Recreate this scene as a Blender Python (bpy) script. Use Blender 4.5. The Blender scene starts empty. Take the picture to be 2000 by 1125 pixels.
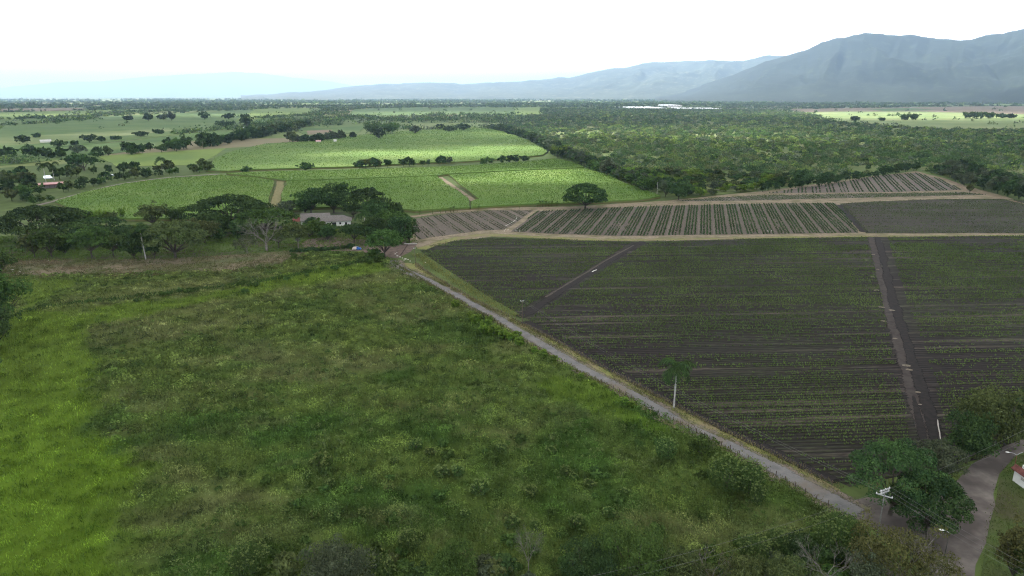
import bpy, math, random
import numpy as np
from mathutils import Vector
rad = math.radians
rng = np.random.default_rng(11)
random.seed(5)
C = bpy.context.scene.collection
SC = bpy.context.scene

# ------------------------------------------------------------------ camera
CAM_H, PITCH, FPX = 75.0, rad(15.9), 1333.3
cam_d = bpy.data.cameras.new('camera')
cam = bpy.data.objects.new('camera', cam_d); C.objects.link(cam)
cam.location = (0, 0, CAM_H); cam.rotation_euler = (math.pi/2 - PITCH, 0, 0)
cam_d.sensor_width = 36.0; cam_d.lens = 24.0
cam_d.clip_start = 0.5; cam_d.clip_end = 200000
SC.camera = cam

# ------------------------------------------------------------------ light
SUN_EL, SUN_AZ = rad(50), rad(-30)      # azimuth from +Y, negative = towards -X
S = Vector((math.sin(SUN_AZ)*math.cos(SUN_EL), math.cos(SUN_AZ)*math.cos(SUN_EL), math.sin(SUN_EL)))
w = bpy.data.worlds.new('World'); SC.world = w; w.use_nodes = True
nt = w.node_tree; bg = nt.nodes['Background']; bg.inputs['Strength'].default_value = 0.15
sky = nt.nodes.new('ShaderNodeTexSky'); sky.sky_type = 'NISHITA'; sky.sun_disc = False
sky.sun_elevation = SUN_EL; sky.sun_rotation = SUN_AZ
sky.air_density = 1.0; sky.dust_density = 2.0; sky.altitude = 950
# thin bright cloud veil over the blue sky
tc = nt.nodes.new('ShaderNodeTexCoord')
nz = nt.nodes.new('ShaderNodeTexNoise'); nz.inputs['Scale'].default_value = 2.2; nz.inputs['Detail'].default_value = 5
mr = nt.nodes.new('ShaderNodeMapRange'); mr.inputs[1].default_value = 0.3; mr.inputs[2].default_value = 0.6
mr.inputs[3].default_value = 0.8; mr.inputs[4].default_value = 1.0
mx = nt.nodes.new('ShaderNodeMix'); mx.data_type = 'RGBA'
sx = nt.nodes.new('ShaderNodeSeparateXYZ'); nt.links.new(tc.outputs['Generated'], sx.inputs[0])
m2 = nt.nodes.new('ShaderNodeMapRange'); m2.interpolation_type = 'SMOOTHSTEP'
for i_, v_ in enumerate((0.04, 0.5, 1.0, 0.0)): m2.inputs[i_+1].default_value = v_
m3 = nt.nodes.new('ShaderNodeMapRange')
for i_, v_ in enumerate((-0.6, 0.5, 0.25, 1.0)): m3.inputs[i_+1].default_value = v_
nt.links.new(sx.outputs[2], m2.inputs[0]); nt.links.new(sx.outputs[1], m3.inputs[0])
m4 = nt.nodes.new('ShaderNodeMath'); m4.operation = 'MULTIPLY'; nt.links.new(m2.outputs[0], m4.inputs[0]); nt.links.new(m3.outputs[0], m4.inputs[1])
vc = nt.nodes.new('ShaderNodeMix'); vc.data_type = 'RGBA'; nt.links.new(m4.outputs[0], vc.inputs[0])
vc.inputs[6].default_value = (4.9, 4.9, 4.8, 1); vc.inputs[7].default_value = (13, 13.2, 13.2, 1)
nt.links.new(vc.outputs[2], mx.inputs[7])
nt.links.new(tc.outputs['Generated'], nz.inputs['Vector'])
nt.links.new(nz.outputs['Fac'], mr.inputs[0]); nt.links.new(mr.outputs[0], mx.inputs[0])
nt.links.new(sky.outputs[0], mx.inputs[6]); nt.links.new(mx.outputs[2], bg.inputs['Color'])
sl = bpy.data.lights.new('sun', 'SUN'); sl.energy = 5.0; sl.angle = rad(0.55); sl.color = (1, 0.95, 0.86)
sun = bpy.data.objects.new('sun', sl); C.objects.link(sun)
sun.rotation_euler = S.to_track_quat('Z', 'Y').to_euler(); sun.location = (0, 0, 400)
SC.view_settings.view_transform = 'Standard'; SC.view_settings.look = 'None'
SC.view_settings.gamma = 1; SC.view_settings.exposure = 1.45
SC.render.engine = 'CYCLES'
SC.cycles.use_denoising = True; SC.cycles.denoising_input_passes = 'RGB_ALBEDO_NORMAL'; SC.cycles.denoising_prefilter = 'NONE'; SC.cycles.filter_width = 1.15
SC.cycles.max_bounces = 6; SC.cycles.diffuse_bounces = 3; SC.cycles.transparent_max_bounces = 8
SC.cycles.volume_bounces = 0; SC.cycles.sample_clamp_indirect = 6

# ------------------------------------------------------------------ pixel -> place helpers
cp, sp = math.cos(PITCH), math.sin(PITCH)
def G(px, py, z=0.0):
    vx, vy = (px-1000)/FPX, (562.5-py)/FPX
    d = (vx, cp+vy*sp, -sp+vy*cp)
    t = (z-CAM_H)/d[2]
    return np.array((d[0]*t, d[1]*t, z))
def GL(pts, z=0.0): return np.array([G(x, y, z) for x, y in pts])
def rise(P, top):                       # height that a thing at P needs to reach picture row top
    vy = (562.5-top)/FPX
    return CAM_H + P[1]*(vy*cp-sp)/(cp+vy*sp)
def span(P, wpx): return wpx*(P[1]*cp+CAM_H*sp)/FPX
def unit(v):
    return v/np.maximum(np.linalg.norm(v, axis=-1, keepdims=True), 1e-9)

def _h(i, j, s):
    n = (i*374761393 + j*668265263 + s*144269504) & 0x7fffffff
    n = ((n ^ (n >> 13))*1274126177) & 0x7fffffff
    return ((n ^ (n >> 16)) & 0xffff)/65535.0
def vnoise(x, y, s=1.0, seed=0, octv=3):
    x = np.asarray(x, float)/s; y = np.asarray(y, float)/s
    r = np.zeros_like(x); a = 1.0; tot = 0
    for o in range(octv):
        xi = np.floor(x).astype(np.int64); yi = np.floor(y).astype(np.int64)
        fx, fy = x-xi, y-yi; fx = fx*fx*(3-2*fx); fy = fy*fy*(3-2*fy)
        k = seed+o*17
        v = (_h(xi, yi, k)*(1-fx)+_h(xi+1, yi, k)*fx)*(1-fy) + (_h(xi, yi+1, k)*(1-fx)+_h(xi+1, yi+1, k)*fx)*fy
        r += a*v; tot += a; a *= .5; x, y = x*2.03+7.1, y*2.03+3.7
    return r/tot
def inside(x, y, poly):
    x = np.asarray(x); y = np.asarray(y); c = np.zeros(x.shape, bool)
    n = len(poly); j = n-1
    for i in range(n):
        xi, yi, xj, yj = poly[i][0], poly[i][1], poly[j][0], poly[j][1]
        if yi != yj:
            c ^= ((yi > y) != (yj > y)) & (x < (xj-xi)*(y-yi)/(yj-yi)+xi)
        j = i
    return c
def curve(P, step=6.0):                 # Catmull-Rom through ground points, resampled
    P = np.asarray(P, float); Q = np.vstack([2*P[0]-P[1], P, 2*P[-1]-P[-2]]); out = []
    for i in range(1, len(Q)-2):
        a, b, c, d = Q[i-1], Q[i], Q[i+1], Q[i+2]
        n = max(2, int(np.linalg.norm(c-b)/step))
        t = np.linspace(0, 1, n, endpoint=False)[:, None]
        out.append(.5*((2*b)+(c-a)*t+(2*a-5*b+4*c-d)*t*t+(3*b-a-3*c+d)*t**3))
    out.append(Q[-2][None]); return np.vstack(out)
def along(P, step):                     # points every step metres
    P = curve(P, 2.0); s = np.r_[0, np.cumsum(np.linalg.norm(np.diff(P, axis=0), axis=1))]
    q = np.arange(0, s[-1], step)
    return np.stack([np.interp(q, s, P[:, k]) for k in range(3)], 1)

# ------------------------------------------------------------------ mesh helpers
def mk(name, V, Q=None, T=None, mat=None, parent=None, loc=(0, 0, 0), smooth=False, **attrs):
    me = mesh(name, V, Q, T, mat, smooth, **attrs)
    return link(name, me, parent, loc)
def mesh(name, V, Q=None, T=None, mat=None, smooth=False, **attrs):
    V = np.asarray(V, np.float32).reshape(-1, 3)
    Q = np.zeros((0, 4), np.int32) if Q is None else np.asarray(Q, np.int32).reshape(-1, 4)
    T = np.zeros((0, 3), np.int32) if T is None else np.asarray(T, np.int32).reshape(-1, 3)
    me = bpy.data.meshes.new(name)
    me.vertices.add(len(V)); me.vertices.foreach_set('co', V.ravel())
    me.loops.add(Q.size+T.size); me.loops.foreach_set('vertex_index', np.concatenate([Q.ravel(), T.ravel()]))
    me.polygons.add(len(Q)+len(T))
    me.polygons.foreach_set('loop_start', np.concatenate([np.arange(len(Q))*4, Q.size+np.arange(len(T))*3]).astype(np.int32))
    me.update(calc_edges=True)
    for k, a in attrs.items():
        a = np.asarray(a, np.float32)
        if a.ndim == 2:
            at = me.attributes.new(k, 'FLOAT_COLOR', 'POINT')
            at.data.foreach_set('color', np.c_[a, np.ones(len(a), np.float32)].astype(np.float32).ravel())
        else:
            at = me.attributes.new(k, 'FLOAT', 'POINT'); at.data.foreach_set('value', a)
    if not smooth: me.shade_flat()
    me.validate()
    if mat: me.materials.append(mat)
    return me
def link(name, me, parent=None, loc=(0, 0, 0)):
    o = bpy.data.objects.new(name, me); C.objects.link(o)
    if parent is not None: o.parent = parent
    else: o.location = loc
    return o
def tag(o, label, cat, group=None):
    o['label'] = label; o['category'] = cat
    if group: o['group'] = group
    return o
def thing(name, label, cat, loc=(0, 0, 0), rz=0.0, group=None):
    o = bpy.data.objects.new(name, None); C.objects.link(o)
    o.location = loc; o.rotation_euler = (0, 0, rz); o.empty_display_size = .3
    return tag(o, label, cat, group)
def struct(o): o['kind'] = 'structure'; return o
def stuff(o, label=None, cat=None):
    o['kind'] = 'stuff'
    if label: o['label'] = label; o['category'] = cat
    return o
def copy_thing(r, loc, rz=0.0, scale=1.0, label=None, group=None):
    c = r.copy(); C.objects.link(c); c.location = loc; c.rotation_euler = (0, 0, rz)
    c.scale = (scale,)*3 if np.isscalar(scale) else scale
    if label: c['label'] = label
    if group: c['group'] = group
    for ch in list(r.children):
        d = ch.copy(); C.objects.link(d); d.parent = c
        for g in list(ch.children):
            e = g.copy(); C.objects.link(e); e.parent = d
    return c
class MB:
    def __init__(s): s.V = []; s.Q = []; s.T = []; s.n = 0; s.A = []
    def add(s, V, Q=None, T=None, a=None):
        V = np.asarray(V, float).reshape(-1, 3)
        if Q is not None and len(Q): s.Q.append(np.asarray(Q).reshape(-1, 4)+s.n)
        if T is not None and len(T): s.T.append(np.asarray(T).reshape(-1, 3)+s.n)
        s.V.append(V); s.n += len(V)
        s.A.append(np.full(len(V), .5) if a is None else np.broadcast_to(a, (len(V),)+np.shape(a)[1:] if np.ndim(a) > 1 else (len(V),)))
        return s
    def box(s, c, d, rz=0.0):
        x, y, z = np.array(d)/2
        V = np.array([(-x, -y, -z), (x, -y, -z), (x, y, -z), (-x, y, -z), (-x, -y, z), (x, -y, z), (x, y, z), (-x, y, z)])
        if rz:
            cc, ss = math.cos(rz), math.sin(rz); V = V @ np.array([[cc, ss, 0], [-ss, cc, 0], [0, 0, 1]])
        return s.add(V+np.array(c), [(0, 3, 2, 1), (4, 5, 6, 7), (0, 1, 5, 4), (1, 2, 6, 5), (2, 3, 7, 6), (3, 0, 4, 7)])
    def tube(s, P, R, n=6, cap=True):
        P = np.asarray(P, float); R = np.broadcast_to(R, (len(P),))
        t = unit(np.gradient(P, axis=0)); ref = np.where(np.abs(t[:, 2:3]) > .9, [[1., 0, 0]], [[0, 0, 1.]])
        u = unit(np.cross(t, ref)); v = np.cross(t, u)
        a = np.linspace(0, 2*np.pi, n, endpoint=False)
        V = (P[:, None]+R[:, None, None]*(np.cos(a)[None, :, None]*u[:, None]+np.sin(a)[None, :, None]*v[:, None])).reshape(-1, 3)
        i = np.arange(len(P)-1)[:, None]*n; j = np.arange(n)[None]; k = (j+1) % n
        Q = np.stack([i+j, i+k, i+n+k, i+n+j], -1).reshape(-1, 4)
        b = s.n; s.add(V, Q)
        if cap:
            m = len(P)-1
            s.T.append(np.array([(b+m*n, b+m*n+x, b+m*n+x+1) for x in range(1, n-1)]))
        return s
    def get(s):
        V = np.vstack(s.V); Q = np.vstack(s.Q) if s.Q else None; T = np.vstack(s.T) if s.T else None
        return V, Q, T, np.concatenate(s.A)
    def build(s, name, mat, parent=None, loc=(0, 0, 0), smooth=False, attr='var'):
        V, Q, T, A = s.get()
        return mk(name, V, Q, T, mat, parent, loc, smooth, **{attr: A})
    def mesh(s, name, mat, smooth=False):
        V, Q, T, A = s.get(); return mesh(name, V, Q, T, mat, smooth, var=A)

# ------------------------------------------------------------------ materials
class NT:
    def __init__(s, name):
        s.m = bpy.data.materials.new(name); s.m.use_nodes = True; s.t = s.m.node_tree; s.t.nodes.clear()
        s.out = s.t.nodes.new('ShaderNodeOutputMaterial')
    def n(s, ty, **kw):
        nd = s.t.nodes.new('ShaderNode'+ty)
        for k, v in kw.items():
            if hasattr(nd, k) and not k.startswith('i_'): setattr(nd, k, v)
        return nd
    def put(s, sock, v):
        if isinstance(v, bpy.types.NodeSocket): s.t.links.new(v, sock)
        elif v is not None:
            if hasattr(sock.default_value, '__len__') and not hasattr(v, '__len__'): v = (v, v, v, 1)[:len(sock.default_value)]
            elif hasattr(sock.default_value, '__len__') and len(v) == 3 and len(sock.default_value) == 4: v = (*v, 1)
            sock.default_value = v
    def math(s, op, a, b=None, clamp=False):
        nd = s.n('Math', operation=op, use_clamp=clamp); s.put(nd.inputs[0], a)
        if b is not None: s.put(nd.inputs[1], b)
        return nd.outputs[0]
    def mix(s, f, a, b, blend='MIX'):
        nd = s.n('Mix', data_type='RGBA', blend_type=blend); s.put(nd.inputs[0], f); s.put(nd.inputs[6], a); s.put(nd.inputs[7], b)
        return nd.outputs[2]
    def rng(s, v, a, b, c=0.0, d=1.0):
        nd = s.n('MapRange'); s.put(nd.inputs[0], v)
        for i, x in enumerate((a, b, c, d)): s.put(nd.inputs[i+1], float(x))
        return nd.outputs[0]
    def pos(s): return s.n('NewGeometry').outputs['Position']
    def noise(s, vec, scale, detail=3, rough=.55):
        nd = s.n('TexNoise'); s.put(nd.inputs['Vector'], vec); s.put(nd.inputs['Scale'], float(scale)); s.put(nd.inputs['Detail'], float(detail)); s.put(nd.inputs['Roughness'], rough)
        return nd.outputs['Fac']
    def attr(s, name, col=False):
        nd = s.n('Attribute', attribute_name=name); return nd.outputs['Color' if col else 'Fac']
    def dot(s, vec, d):
        nd = s.n('VectorMath', operation='DOT_PRODUCT'); s.put(nd.inputs[0], vec); nd.inputs[1].default_value = d
        return nd.outputs['Value']
    def comb(s, x, y, z=0.0):
        nd = s.n('CombineXYZ'); s.put(nd.inputs[0], x); s.put(nd.inputs[1], y); s.put(nd.inputs[2], z); return nd.outputs[0]
    def surf(s, col, rough=.9, spec=.15, trans=0.0, metal=0.0, bump=None, bstr=.3, bdist=.1):
        if trans:
            d = s.n('BsdfDiffuse'); s.put(d.inputs['Color'], col); t = s.n('BsdfTranslucent'); s.put(t.inputs['Color'], col)
            m = s.n('MixShader'); m.inputs[0].default_value = trans
            s.t.links.new(d.outputs[0], m.inputs[1]); s.t.links.new(t.outputs[0], m.inputs[2]); s.t.links.new(m.outputs[0], s.out.inputs[0])
            return s.m
        p = s.n('BsdfPrincipled'); s.put(p.inputs['Base Color'], col); s.put(p.inputs['Roughness'], rough)
        s.put(p.inputs['Specular IOR Level'], spec); s.put(p.inputs['Metallic'], metal)
        if bump is not None:
            b = s.n('Bump'); b.inputs['Strength'].default_value = bstr; b.inputs['Distance'].default_value = bdist
            s.put(b.inputs['Height'], bump); s.t.links.new(b.outputs[0], p.inputs['Normal'])
        s.t.links.new(p.outputs[0], s.out.inputs[0]); return s.m
def leaf_mat(name, c1, c2, trans=.22):
    k = NT(name); v = k.attr('var'); oi = k.n('ObjectInfo').outputs['Random']
    c = k.mix(v, c1, c2)
    hs = k.n('HueSaturation'); k.put(hs.inputs['Hue'], k.rng(oi, 0, 1, .485, .515)); k.put(hs.inputs['Value'], k.rng(oi, 0, 1, .8, 1.2)); k.put(hs.inputs['Color'], c)
    return k.surf(hs.outputs[0], trans=trans)
def tint_mat(name, trans=.2, sc=.15):
    k = NT(name); c = k.attr('tint', True)
    f = k.rng(k.noise(k.pos(), sc, 3), .3, .7, .75, 1.25)
    return k.surf(k.mix(1.0, c, f, 'MULTIPLY'), trans=trans)
def noisy_mat(name, c1, c2, scale=.5, rough=.9, spec=.15, detail=5, lo=.35, hi=.65, c3=None, sc3=.05, bstr=0, bdist=.1):
    k = NT(name); p = k.pos(); f = k.noise(p, scale, detail)
    c = k.mix(k.rng(f, lo, hi), c1, c2)
    if c3 is not None: c = k.mix(k.rng(k.noise(p, sc3, 4), .45, .62), c, c3)
    return k.surf(c, rough, spec, bump=f if bstr else None, bstr=bstr, bdist=bdist)
def obj_mat(name, c1, c2, scale=3.0, rough=.7, spec=.3, metal=0.0):
    k = NT(name); tcn = k.n('TexCoord').outputs['Object']
    return k.surf(k.mix(k.rng(k.noise(tcn, scale, 4), .35, .65), c1, c2), rough, spec, metal=metal)

M = {}
M['dark'] = leaf_mat('dark_foliage', (.022, .045, .02), (.075, .125, .042))
M['mid'] = leaf_mat('mid_foliage', (.035, .065, .02), (.1, .165, .045))
M['lime'] = leaf_mat('lime_foliage', (.06, .115, .02), (.18, .27, .05))
M['olive'] = leaf_mat('olive_foliage', (.048, .068, .026), (.125, .155, .058))
M['grey'] = leaf_mat('grey_foliage', (.05, .068, .04), (.12, .148, .088))
M['brown'] = leaf_mat('brown_foliage', (.05, .058, .024), (.14, .142, .052))
M['glossy'] = leaf_mat('glossy_foliage', (.035, .07, .02), (.21, .27, .095))
M['bark'] = obj_mat('bark', (.035, .03, .024), (.08, .068, .055), 1.5)
M['pale_bark'] = obj_mat('pale_bark', (.1, .09, .08), (.19, .175, .16), 1.2)
M['palm_bark'] = obj_mat('palm_bark', (.28, .275, .26), (.44, .43, .41), 1.0)
M['tint'] = tint_mat('ground_plants')
M['crop'] = tint_mat('crop_leaves', .25, .05)
M['wood'] = obj_mat('weathered_wood', (.06, .045, .04), (.14, .1, .085), 3)
M['wood_pale'] = obj_mat('sawn_wood', (.35, .25, .18), (.5, .4, .3), 3)
M['white'] = obj_mat('white_plaster', (.72, .72, .7), (.84, .84, .82), .8)
M['metal'] = obj_mat('grey_metal', (.35, .36, .38), (.5, .51, .53), 2, .45, .5)
M['concrete'] = obj_mat('concrete', (.3, .29, .27), (.45, .44, .41), 1.5)
M['wire'] = obj_mat('wire', (.14, .14, .15), (.2, .2, .21), 1, .5)
M['dark_glass'] = obj_mat('dark_glass', (.015, .017, .02), (.03, .033, .036), 1, .15, .5)
M['straw'] = noisy_mat('straw', (.22, .195, .155), (.33, .295, .235), 3)

# ------------------------------------------------------------------ ground
def ground_mat():
    k = NT('plain'); p = k.pos()
    mp = k.n('Mapping'); k.put(mp.inputs['Vector'], p); mp.inputs['Scale'].default_value = (1/520, 1/330, 0); mp.inputs['Rotation'].default_value = (0, 0, .5)
    vo = k.n('TexVoronoi', voronoi_dimensions='2D', distance='MANHATTAN'); k.put(vo.inputs['Vector'], mp.outputs[0]); vo.inputs['Scale'].default_value = 1.0
    cr = k.n('ValToRGB'); e = cr.color_ramp; e.interpolation = 'CONSTANT'
    sep = k.n('SeparateColor'); k.put(sep.inputs[0], vo.outputs['Color']); k.put(cr.inputs[0], sep.outputs[0])
    cols = [(.085, .15, .035), (.14, .2, .06), (.07, .12, .03), (.2, .24, .085), (.1, .16, .045), (.24, .2, .13), (.11, .18, .045)]
    while len(e.elements) < len(cols): e.elements.new(.5)
    for i, c in enumerate(cols): e.elements[i].position = i/len(cols); e.elements[i].color = (*c, 1)
    f = k.noise(p, .03, 5); c = k.mix(.3, cr.outputs[0], k.mix(k.rng(f, .35, .65), (.06, .09, .03), (.14, .17, .06)))
    ln = k.n('VectorMath', operation='LENGTH'); k.put(ln.inputs[0], p)
    near = k.mix(k.rng(k.noise(p, .12, 5), .35, .65), (.05, .075, .02), (.09, .13, .035))
    return k.surf(k.mix(k.rng(ln.outputs['Value'], 480, 1000), near, c))
def polar_sheet(name, radii, nphi, mat, z=0.0):
    a = np.linspace(0, 2*np.pi, nphi, endpoint=False)
    V = np.stack([np.outer(radii, np.sin(a)), np.outer(radii, np.cos(a)), np.full((len(radii), nphi), z)], -1).reshape(-1, 3)
    i = np.arange(len(radii)-1)[:, None]*nphi; j = np.arange(nphi)[None]; kk = (j+1) % nphi
    return mk(name, V, np.stack([i+j, i+kk, i+nphi+kk, i+nphi+j], -1).reshape(-1, 4)[:, ::-1], None, mat)
struct(polar_sheet('ground', np.r_[0.01, np.geomspace(20, 42000, 60)], 160, ground_mat()))

def poly_sheet(name, px, mat, z=.03, skirt=0.0, world=None, sub=None):
    P = curve_closed(GL(px)) if world is None else np.asarray(world)
    n = len(P); me = bpy.data.meshes.new(name)
    V = [(p[0], p[1], z) for p in P]; Fc = [tuple(range(n))]
    if skirt:
        V += [(p[0], p[1], z-skirt) for p in P]
        Fc += [(i, i+n, (i+1) % n+n, (i+1) % n) for i in range(n)]
    me.from_pydata(V, [], Fc); me.update(); me.materials.append(mat)
    import bmesh
    bm = bmesh.new(); bm.from_mesh(me); bmesh.ops.recalc_face_normals(bm, faces=bm.faces)
    bmesh.ops.triangulate(bm, faces=[f for f in bm.faces if len(f.verts) > 4]); 
    bm.faces.ensure_lookup_table()
    if max(bm.faces, key=lambda f: f.calc_area()).normal.z < 0: bmesh.ops.reverse_faces(bm, faces=bm.faces)
    bm.to_mesh(me); bm.free()
    return link(name, me)
def curve_closed(P, jit=0.02):           # polygon edges subdivided, slightly irregular
    out = []
    for i in range(len(P)):
        a, b = P[i], P[(i+1) % len(P)]; L = np.linalg.norm(b-a); n = max(1, min(24, int(L/12)))
        t = np.linspace(0, 1, n, endpoint=False)[:, None]; out.append(a+(b-a)*t)
    out = np.vstack(out); r = np.linalg.norm(out[:, :2], axis=1)
    k = np.minimum(.003*r, 2.0)
    out[:, 0] += (vnoise(out[:, 0], out[:, 1], 25, 3)-.5)*2*k; out[:, 1] += (vnoise(out[:, 0], out[:, 1], 25, 9)-.5)*2*k
    return out
SOFT = {}
def soft(mat):                           # the same earth, thinning out raggedly at its edges
    if mat.name in SOFT: return SOFT[mat.name]
    k = NT('soft'); bpy.data.materials.remove(k.m); k.m = mat.copy(); k.t = k.m.node_tree
    pr = next(n for n in k.t.nodes if n.type == 'BSDF_PRINCIPLED'); p = k.pos()
    f = k.math('ADD', k.math('MULTIPLY', k.noise(p, .9, 4, .7), 1.5), -.75)
    a = k.math('MULTIPLY', k.math('ADD', k.math('ADD', k.attr('edge'), -.38), f), 4.0, True)
    k.put(pr.inputs['Alpha'], a); SOFT[mat.name] = k.m; return k.m
def ribbon(name, pts, width, z, mat, jit=.25, world=None, step=2.5):
    P = curve(GL(pts) if world is None else world, step); d = unit(np.gradient(P, axis=0)); s = np.stack([-d[:, 1], d[:, 0], 0*d[:, 0]], 1)
    wd = np.interp(np.linspace(0, 1, len(P)), np.linspace(0, 1, len(width)), width) if hasattr(width, '__len__') else np.full(len(P), width)
    l = wd/2*(1+jit*(2*vnoise(P[:, 0], P[:, 1], 9, 5)-1)); r = wd/2*(1+jit*(2*vnoise(P[:, 0], P[:, 1], 9, 8)-1))
    V = np.stack([P+s*l[:, None]*1.25, P+s*l[:, None]*.5, P-s*r[:, None]*.5, P-s*r[:, None]*1.25], 1); V[..., 2] = z
    mat = soft(mat); eg = np.tile([0., 1, 1, 0], len(P)); eg[:4] = 0; eg[-4:] = 0
    i = np.arange(len(P)-1)[:, None]*4; j = np.arange(3)[None]
    return mk(name, V.reshape(-1, 3), np.stack([i+j, i+4+j, i+5+j, i+1+j], -1).reshape(-1, 4)[:, ::-1], None, mat, edge=eg)

# ------------------------------------------------------------------ foliage
def diamonds(P, size, outward=None, spread=.8, aspect=.55, up=.25):
    n = len(P); r = rng.normal(size=(n, 3))
    nr = unit(r*spread+(outward if outward is not None else 0)+np.array([0, 0, up]))
    u = unit(np.cross(nr, rng.normal(size=(n, 3)))); v = np.cross(nr, u)
    s = np.broadcast_to(size, (n,))[:, None]
    V = np.stack([P+u*s, P+v*s*aspect, P-u*s, P-v*s*aspect], 1).reshape(-1, 3)
    return V, np.arange(4*n).reshape(-1, 4)
def blades(P, h, wd, lean=.35):
    n = len(P); a = rng.uniform(0, 2*np.pi, n); u = np.stack([np.cos(a), np.sin(a), 0*a], 1)
    t = rng.normal(size=(n, 3))*lean; t[:, 2] = 1; t = unit(t)
    h = np.broadcast_to(h, (n,))[:, None]; wd = np.broadcast_to(wd, (n,))[:, None]
    V = np.stack([P-u*wd*.4, P+t*h*.6+u*wd*.5, P+t*h, P+t*h*.5-u*wd*.5], 1).reshape(-1, 3)
    return V, np.arange(4*n).reshape(-1, 4)
def lobe_points(c, r, n, zmin=-.5, depth=.4):
    d = unit(rng.normal(size=(n*2, 3))); d = d[d[:, 2] > zmin][:n]
    k = 1-depth*rng.random(len(d))**1.6
    return np.asarray(c)+d*np.asarray(r)*k[:, None], d
def crown_mesh(lobes, n, leaf, mat, spread=.8, zmin=-.5, aspect=.55, bias=.0, as_mb=False):
    wts = np.array([l[3]*l[5]+l[3]*l[4] for l in lobes]); wts = wts/wts.sum()
    mb = MB()
    for l, wt in zip(lobes, wts):
        m = max(8, int(n*wt)); p, d = lobe_points(l[:3], l[3:6], m, zmin)
        V, Q = diamonds(p, leaf*rng.uniform(.6, 1.35, len(p)), d, spread, aspect)
        tone = np.clip(.45+bias+rng.normal(0, .16)+rng.normal(0, .2, len(p)), 0, 1)
        mb.add(V, Q, a=np.repeat(tone, 4))
    return mb if as_mb else mb.mesh('crown', mat)
def trunk_mesh(h, r, targets, mat, fork=.5, lean=0.0, bow=.12):
    mb = MB(); f = np.array([lean*h, 0, h*fork])
    mb.tube([(0, 0, -.2), (lean*h*.3, 0, h*fork*.4), f], [r*1.25, r, r*.8], 7)
    for t in targets:
        t = np.asarray(t, float); m = f*.45+t*.55; m[2] -= bow*np.linalg.norm(t-f)*.5
        q = f*.8+m*.2
        mb.tube([f*.92, q*.5+m*.5, m, t], [r*.6, r*.42, r*.3, r*.08], 5)
    return mb.mesh('trunk', mat, True)
def rain_lobes(h, wd, b, n=30):
    L = []; R = wd/2
    for i in range(n):
        rr = math.sqrt((i+.5)/n)*.93; a = i*2.4+rng.uniform(-.3, .3)
        zt = h*(b+(1-b)*math.sqrt(max(0, 1-rr*rr))**.9)*rng.uniform(.93, 1.02)
        s = rng.uniform(.7, 1.25); rz = h*.12*s
        L.append((R*rr*math.cos(a), R*rr*math.sin(a), max(zt-rz, h*(b+.08)), R*.24*s, R*.24*s, rz))
    for i in range(max(6, n//3)):
        a = i*6.283/max(6, n//3)+rng.uniform(-.3, .3); rr = rng.uniform(.5, .9)
        L.append((R*rr*math.cos(a), R*rr*math.sin(a), h*(b+rng.uniform(.06, .25)), R*.24, R*.24, h*.13))
    return L
def round_lobes(h, wd, b, n=16, spiky=.0):
    L = []; R = wd/2; cz = h*(b+1)/2; rz = h*(1-b)/2
    for i in range(n):
        d = unit(rng.normal(size=3)); d[2] = d[2]*.9+.15; k = rng.uniform(.35, .8)
        s = rng.uniform(.26, .48)
        L.append((d[0]*R*k, d[1]*R*k, cz+d[2]*rz*k, R*s, R*s, rz*s*.85))
    for i in range(n):
        d = unit(rng.normal(size=3)); d[2] = d[2]*.8+.2; k = rng.uniform(.78, 1.02); s = rng.uniform(.1, .2)
        L.append((d[0]*R*k, d[1]*R*k, cz+d[2]*rz*k, R*s, R*s, rz*s*1.1))
    L.append((0, 0, cz, R*.62, R*.62, rz*.66)); return L
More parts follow.
